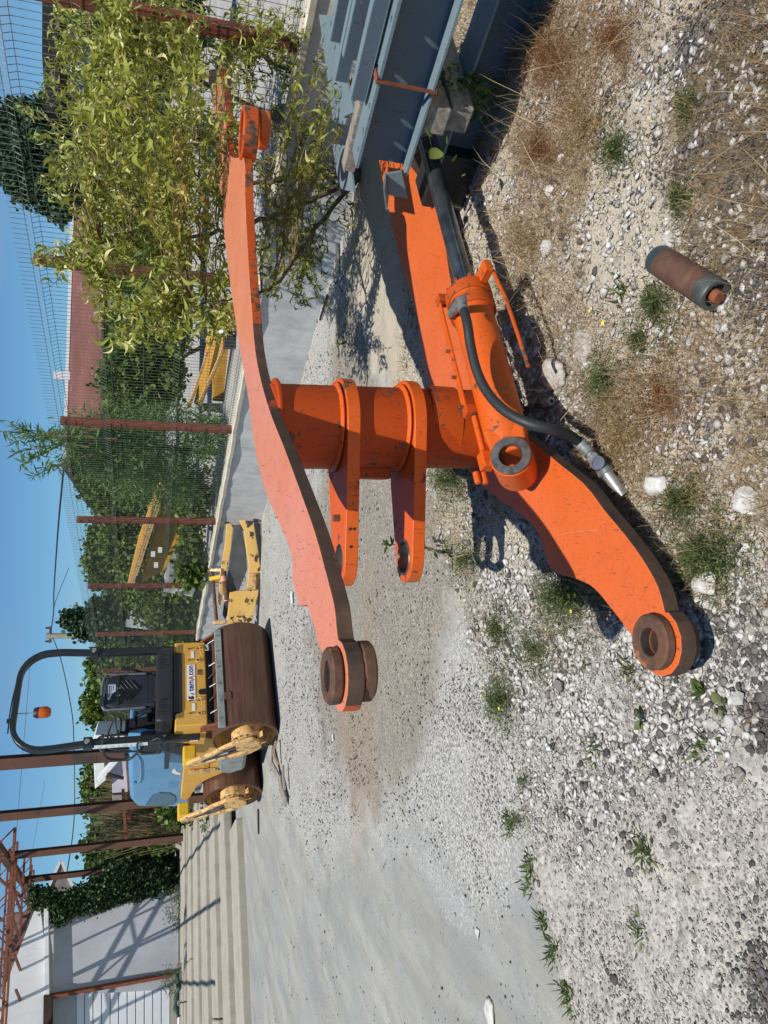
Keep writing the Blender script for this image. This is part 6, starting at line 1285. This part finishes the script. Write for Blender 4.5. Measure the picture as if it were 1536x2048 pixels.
# roof slope leans back from eaves to ridge
ev = [at_y(207, 215, 32.), at_y(197, 985, 32.)]; rg = [at_y(152, 285, 36.), at_y(131, 935, 36.)]
b = MB(); b.prism([ev[0]-h0, ev[1]-h0, rg[1]-h0, rg[0]-h0], (0, 0, -.12)); b.build('roof', M['roof_red'], RH)
b = MB(); b.bar(rg[0]-h0+[0, 0, .05], rg[1]-h0+[0, 0, .05], .25, .14); b.build('ridge_tiles', M['white'], RH)
b = MB(); P = at_y(125, 752, 36.)-h0; b.box((P[0], P[1], P[2]), (.35, .35, .7)); b.build('chimney', M['whitewall'], RH)
c0 = at_y(300, 100, 26)*np.array([1, 1, 0]); CH = empty('dark_timber_house', tuple(c0), label='dark boarded house with a black overhanging roof at the edge of the fence', cat='building')
house_part(CH, c0, 'roof', [(85, -200), (84, 110), (92, 226), (103, 226), (115, 205), (117, 190), (114, -200)], 25.6, 3.0, simple('black_roof_underside', (.012, .010, .010), .9))
house_part(CH, c0, 'upper_wall', [(114, -200), (117, 192), (141, 194), (138, -200)], 26, 3, M['darkwood'])
house_part(CH, c0, 'lower_wall', [(138, -200), (141, 194), (330, 198), (330, -200)], 26.02, 3, simple('grey_green_wall', (.10, .12, .11), .8))
for x_ in (0, 60, 118):
    house_part(CH, c0, 'window', [(128, x_), (128, x_+28), (165, x_+29), (165, x_+1)], 25.96, .05, M['glass'])
g0 = at_y(300, 960, 24)*np.array([1, 1, 0]); DG = empty('dark_gable_house', tuple(g0), label='house with a black gable between the willow shoots and the pole', cat='building')
house_part(DG, g0, 'gable', [(126, 930), (170, 1005), (206, 1042), (330, 1042), (330, 860), (150, 860)], 24, 5, M['darkwood'])
b = MB(); b.bar(at_y(124, 928, 23.9)-g0, at_y(208, 1046, 23.9)-g0, .3, .12); b.build('verge', M['black'], DG)
# church-like turret
t0 = at_y(250, 1096, 60)*np.array([1, 1, 0]); TU = empty('distant_turret', tuple(t0), label='small dark turret on the skyline', cat='building')
house_part(TU, t0, 'tower', [(190, 1092), (190, 1101), (240, 1101), (240, 1092)], 60, .5, simple('grey_turret', (.14, .13, .13), .9)); house_part(TU, t0, 'spire', [(168, 1095), (168, 1099), (190, 1103), (190, 1090)], 60, .5, M['black'])
# ---------------------------------------------------------------- utility pole and wires
pu = at_y(240, 1271, 30); PO = empty('utility_pole', (pu[0], pu[1], 0), label='grey concrete utility pole with a short crossarm', cat='utility pole'); up0 = np.array([pu[0], pu[1], 0])
tp = at_y(92, 1272, 30)-up0; b = MB(); b.tube([(0, 0, .3), tp], [.15, .10], 10); b.build('pole', M['stepconc'], PO, smooth=50)
b = MB(); b.bar(tp+[-.25, 0, -.15], tp+[.35, 0, -.15], .08, .08); b.build('crossarm', M['rust'], PO)
for dx in (-.2, .3):
    b = MB(); b.lathe(tp+[dx, 0, -.10], (0, 0, 1), [(.0, 0), (.04, 0), (.03, .06), (.04, .1), (.0, .14)], 10); b.build('insulator', M['black'], PO, smooth=50)
def wire(pts, r, lab, name='power_line'):
    P = spl([at_y(*p) for p in pts], 8); c = P[0]; b = MB(); b.tube([p-c for p in P], r, 5); o = b.build(name, M['black'], label=lab, cat='cable'); o.location = tuple(c)
wire(((127, 940, 16), (116, 1060, 20), (108, 1180, 25), (107, 1225, 28), (101, 1268, 30)), .020, 'power line running from the willow shoots to the pole')
wire(((105, 1275, 30), (122, 1320, 29), (143, 1420, 27), (148, 1500, 26), (148, 1640, 25), (134, 1745, 24)), .016, 'sagging cable running left from the pole behind the roller')
wire(((60, 1330, 60), (30, 1700, 60)), .018, 'faint high power line above the roller'); wire(((107, 1225, 28), (112, 1200, 30), (138, 1135, 34)), .012, 'slack stay wire beside the pole')
wire(((90, 1560, 60), (60, 1730, 60)), .014, 'thin high power line between the rust posts')
# ---------------------------------------------------------------- yellow machines behind the fence
def arm(name, pix, d0, d1, mat, th, lab, par, org):
    """box girder: outline on a slanting upright plane, given a real thickness"""
    P = [at_y(x_, y_, dd)-org for x_, y_, dd in pix]; b = MB(); b.prism(P, (0, th, 0)); return b.build(name, mat, par, label=lab, bevel=.01)
y0 = at_y(430, 700, 10.5)*np.array([1, 1, 0]); YB = empty('yellow_boom', tuple(y0), label='sloping yellow crane boom lying behind the fence next to the orange arm', cat='boom')
arm('boom_box', [(388, 805, 11.5), (402, 812, 11.5), (455, 690, 10.2), (480, 610, 9.4), (440, 600, 9.4), (418, 680, 10.2)], 0, 0, M['yellow'], .12, None, YB, y0)
arm('boom_rail', [(374, 812, 11.5), (380, 815, 11.5), (412, 735, 10.8), (430, 640, 9.9), (422, 638, 9.9), (404, 735, 10.8)], 0, 0, M['yellow'], .10, None, YB, y0)
for (a_, c_) in (((383, 800, 11.3), (432, 655, 9.9)), ((398, 806, 11.3), (450, 690, 10.1))):
    b = MB(); b.bar(at_y(*a_)-y0-[0, .05, 0], at_y(*c_)-y0-[0, .05, 0], .03, .03); b.build('boom_rib', M['yellow_mud'], YB)
arm('boom_side_plate', [(425, 735, 11.2), (425, 800, 11.6), (447, 802, 11.6), (456, 740, 11.2), (462, 690, 10.9), (446, 690, 10.9)], 0, 0, simple('shaded_yellow_plate', (.46, .24, .03), .5), .08, None, YB, y0)  # darker yellow, the boom's shaded side put into the colour
arm('silver_sheet', [(405, 806, 11.5), (409, 822, 11.6), (448, 826, 11.6), (449, 806, 11.5)], 0, 0, M['steel'], .05, None, YB, y0)
b = MB(); P = at_y(445, 667, 9.8)-y0; b.lathe(P, (0, -1, .2), [(.0, 0), (.04, 0), (.04, .08), (.03, .10), (.0, .10)], 16); b.build('work_lamp', M['white'], YB, smooth=40)
b = MB(); b.box(at_y(458, 680, 9.9)-y0, (.22, .12, .14)); b.build('valve_block', M['black'], YB, bevel=.01)
l0 = at_y(430, 1060, 13.5)*np.array([1, 1, 0]); LA = empty('loader_linkage', tuple(l0), label='pair of ochre yellow loader arms sloping behind the fence', cat='loader arms')
arm('arm_top', [(316, 965, 13.), (339, 965, 13.), (300, 1070, 13.6), (271, 1168, 14.2), (254, 1170, 14.2), (278, 1070, 13.6)], 0, 0, M['yellow'], .30, None, LA, l0)
for q_ in ((.25), (.5), (.75)):
    a_ = np.array([316, 965])*(1-q_)+np.array([339, 965])*q_; c_ = np.array([254, 1170])*(1-q_)+np.array([271, 1168])*q_
    b = MB(); b.bar(at_y(a_[0], a_[1], 12.97)-l0, at_y(c_[0], c_[1], 14.17)-l0, .025, .03); b.build('arm_rib', M['yellow_mud'], LA)
arm('arm_side', [(338, 975, 13.3), (380, 1000, 13.4), (372, 1060, 13.7), (330, 1140, 14.2), (282, 1166, 14.4), (305, 1070, 13.9)], 0, 0, simple('shaded_yellow_side', (.50, .27, .02), .5, var=.3), .2, None, LA, l0)  # side coloured darker than the top strip to imitate shading
P = [at_y(x_, y_, 14.05)-l0 for x_, y_ in ((272, 1148), (285, 1152), (280, 1168), (270, 1166))]; b = MB(); b.prism(P, (0, .03, 0)); b.build('number_plate', M['black'], LA)
for (x_, y_) in ((320, 1100), (312, 1130), (306, 1108)):
    b = MB(); b.box(at_y(x_, y_, 13.7)-l0, (.10, .02, .07)); b.build('sticker', M['decal_white'], LA)
for (x_, y_, d, lab) in ((365, 1150, 15.5, 'white plastic sheeting caught in the shrubs'), (285, 1225, 19, 'pale sheet showing among the shrubs')):
    c = at_y(x_, y_, d); b = MB(); V_ = [(i*.16-.4, random.uniform(-.08, .08), j*.16-.3+random.uniform(-.05, .05)) for j in range(5) for i in range(6)]; b.add(V_, [(j*6+i, j*6+i+1, (j+1)*6+i+1, (j+1)*6+i) for j in range(4) for i in range(5)]); o = b.build('plastic_sheet', M['white'], smooth=60, label=lab, cat='plastic sheet'); o.location = tuple(c); o.rotation_euler = (.2, .2, 0)
# ---------------------------------------------------------------- white crane truck seen past the hood
k0 = at_y(240, 1520, 19)*np.array([1, 1, 0]); CT = empty('crane_truck', tuple(k0), label='white crane truck partly hidden behind the blue hood', cat='truck')
def kp(name, pix, d, th, mat, bev=.01): P = [at_y(x_, y_, d)-k0 for x_, y_ in pix]; b = MB(); b.prism(P, (0, th, 0)); return b.build(name, mat, CT, bevel=bev)
kp('cab', [(186, 1480), (186, 1500), (212, 1502), (236, 1500), (262, 1500), (262, 1470), (190, 1470)], 19, 1.2, M['white'])
kp('window', [(218, 1483), (218, 1490), (229, 1490), (229, 1483)], 18.97, .03, M['glass'], 0)
kp('boom', [(195, 1556), (238, 1508), (250, 1498), (258, 1504), (244, 1515), (200, 1566)], 18.6, .25, M['white'])
kp('box_body', [(187, 1518), (208, 1520), (212, 1560), (190, 1578)], 19.2, 1.0, M['white'])
kp('tarpaulin', [(222, 1525), (252, 1520), (256, 1584), (225, 1586)], 19.4, 1.2, simple('pale_lilac_tarp', (.52, .48, .55), .7, var=.15, sc=3))
kp('ram', [(214, 1548), (218, 1548), (248, 1556), (246, 1560), (216, 1553)], 18.5, .1, M['black'], 0)
kp('crate', [(224, 1590), (250, 1590), (250, 1612), (226, 1612)], 19.6, 1.0, simple('grey_brick_crate', (.25, .23, .20), .9, var=.4, sc=9))
kp('chassis', [(255, 1480), (262, 1480), (262, 1640), (255, 1640)], 18.8, .3, M['post'])
# rail joining the posts
b = MB(); P0 = at_y(246, 1580, 18.5); P1 = at_y(252, 1682, 21); b.bar(np.zeros(3), P1-P0, .07, .07); o = b.build('rail', M['post'], label='thin rust rail between the brown posts', cat='rail'); o.location = tuple(P0)
# ---------------------------------------------------------------- yellow plough attachment before the wall
a0_ = at_z(522, 1120, 0); PL = empty('plough_attachment', tuple(a0_), label='peeling yellow folding attachment lying between the roller and the wall', cat='attachment')
adir = _unit(at_z(520, 1060, 0)-at_z(516, 1260, 0)); an = np.array([-adir[1], adir[0], 0]); an = an if an[1] > 0 else -an
def ap(x_, y_, off=0.): return at_plane(x_, y_, a0_+an*off, an)-a0_
def apoly(name, pix, off, th, mat, bev=.006): b = MB(); b.prism([ap(x_, y_, off) for x_, y_ in pix], an*th); return b.build(name, mat, PL, bevel=bev)
apoly('front_panel', [(452, 1265), (460, 1185), (474, 1182), (497, 1180), (519, 1180), (510, 1215), (500, 1262)], .05, .06, M['yellow_worn'])
apoly('side_plate', [(474, 1014), (482, 1012), (504, 1013), (508, 1040), (512, 1075), (518, 1108), (522, 1145), (519, 1180), (496, 1182), (498, 1130), (492, 1095), (488, 1060), (478, 1040)], .10, .05, M['yellow_worn'])
apoly('edge_plate', [(498, 1147), (513, 1147), (511, 1180), (494, 1180)], .02, .05, M['yellow_mud'])
apoly('upper_blade', [(454, 1040), (458, 1038), (466, 1056), (462, 1100), (451, 1150), (443, 1200), (440, 1215), (436, 1208), (440, 1150), (450, 1090)], .22, .05, M['yellow_worn'])
apoly('inner_plate', [(468, 1050), (482, 1050), (492, 1100), (494, 1140), (474, 1190), (450, 1240), (445, 1230), (455, 1150)], .20, .02, simple('dark_grey_plate', (.075, .08, .085), .5))
apoly('rubber_edge', [(503, 1012), (512, 1014), (520, 1060), (529, 1110), (532, 1140), (524, 1180), (512, 1215), (522, 1150), (516, 1100), (508, 1050)], .03, .03, M['black_rubber'])
b = MB(); b.tube(spl([ap(474, 1026, .12), ap(460, 1022, .14), ap(453, 1030, .16), ap(454, 1046, .2)], 5), .035, 10); b.build('knuckle', M['black'], PL, smooth=50)
b = MB(); b.tube([ap(424, 1142, .3), ap(433, 1240, .1)], .026, 12); b.build('pushing_ram', M['rust'], PL, smooth=50)
b = MB(); b.tube([ap(447, 1142, .2), ap(454, 1200, .15)], .040, 14); b.build('ram_barrel', M['rust'], PL, smooth=50)
for (a_, c_) in (((446, 1152), (448, 1163)), ((451, 1190), (454, 1202))):
    b = MB(); b.tube([ap(*a_, .19), ap(*c_, .17)], .046, 14); b.build('pink_collar', simple('faded_pink_paint', (.62, .30, .25), .6), PL, smooth=50)
b = MB(); b.bar(ap(421, 1160, .28), ap(445, 1155, .2), .06, .12); b.build('bracket', M['yellow_bright'], PL, bevel=.01)
b = MB(); b.bar(ap(420, 1140, .32), ap(444, 1140, .22), .05, .05); b.build('bracket', M['yellow_mud'], PL, bevel=.01)
b = MB(); b.bar(ap(426, 1246, .1), ap(452, 1244, .06), .05, .05); b.build('pin_bracket', M['yellow_mud'], PL, bevel=.01)
# planks and rubbish beside the roller
for i, (a_, c_, w_, lab) in enumerate((((545, 1500), (560, 1560), .10, 'warped grey plank beside the rear drum'), ((560, 1558), (572, 1605), .13, 'short grey plank at the end of the rubbish heap'), ((552, 1482), (556, 1530), .07, 'torn bark strip lying by the roller'), ((566, 1530), (570, 1580), .05, 'thin dark batten in the rubbish heap'))):
    P0, P1 = at_z(*a_, .04+.01*i), at_z(*c_, .03+.01*i); b = MB(); m_ = (P1-P0)/2+np.array([0, 0, .05 if i in (0, 2) else .01]); b.bar(np.zeros(3), m_, w_, .025); b.bar(m_*.98, P1-P0, w_, .024); o = b.build('plank', M['wood'] if i != 2 else M['wood_tan'], bevel=.004, label=lab, cat='plank'); o.location = tuple(P0)
for (x_, y_, lab) in ((583, 1196, 'small white board on the ground behind the upper arm'), (665, 1475, 'scrap of white paper on the concrete')):
    p = at_z(x_, y_, .02); b = MB(); b.box((0, 0, 0), (.14, .07, .012) if x_ == 583 else (.05, .03, .004), rz=.5); o = b.build('scrap_board', M['white'], bevel=.001, label=lab, cat='scrap'); o.location = tuple(p)
p0_, p1_ = at_z(516, 1618, .02), at_z(517, 1668, .02); b = MB(); b.bar(np.zeros(3), p1_-p0_, .03, .02); o = b.build('dark_rod', M['black'], label='dark rod lying on the concrete before the slab steps', cat='rod'); o.location = tuple(p0_)
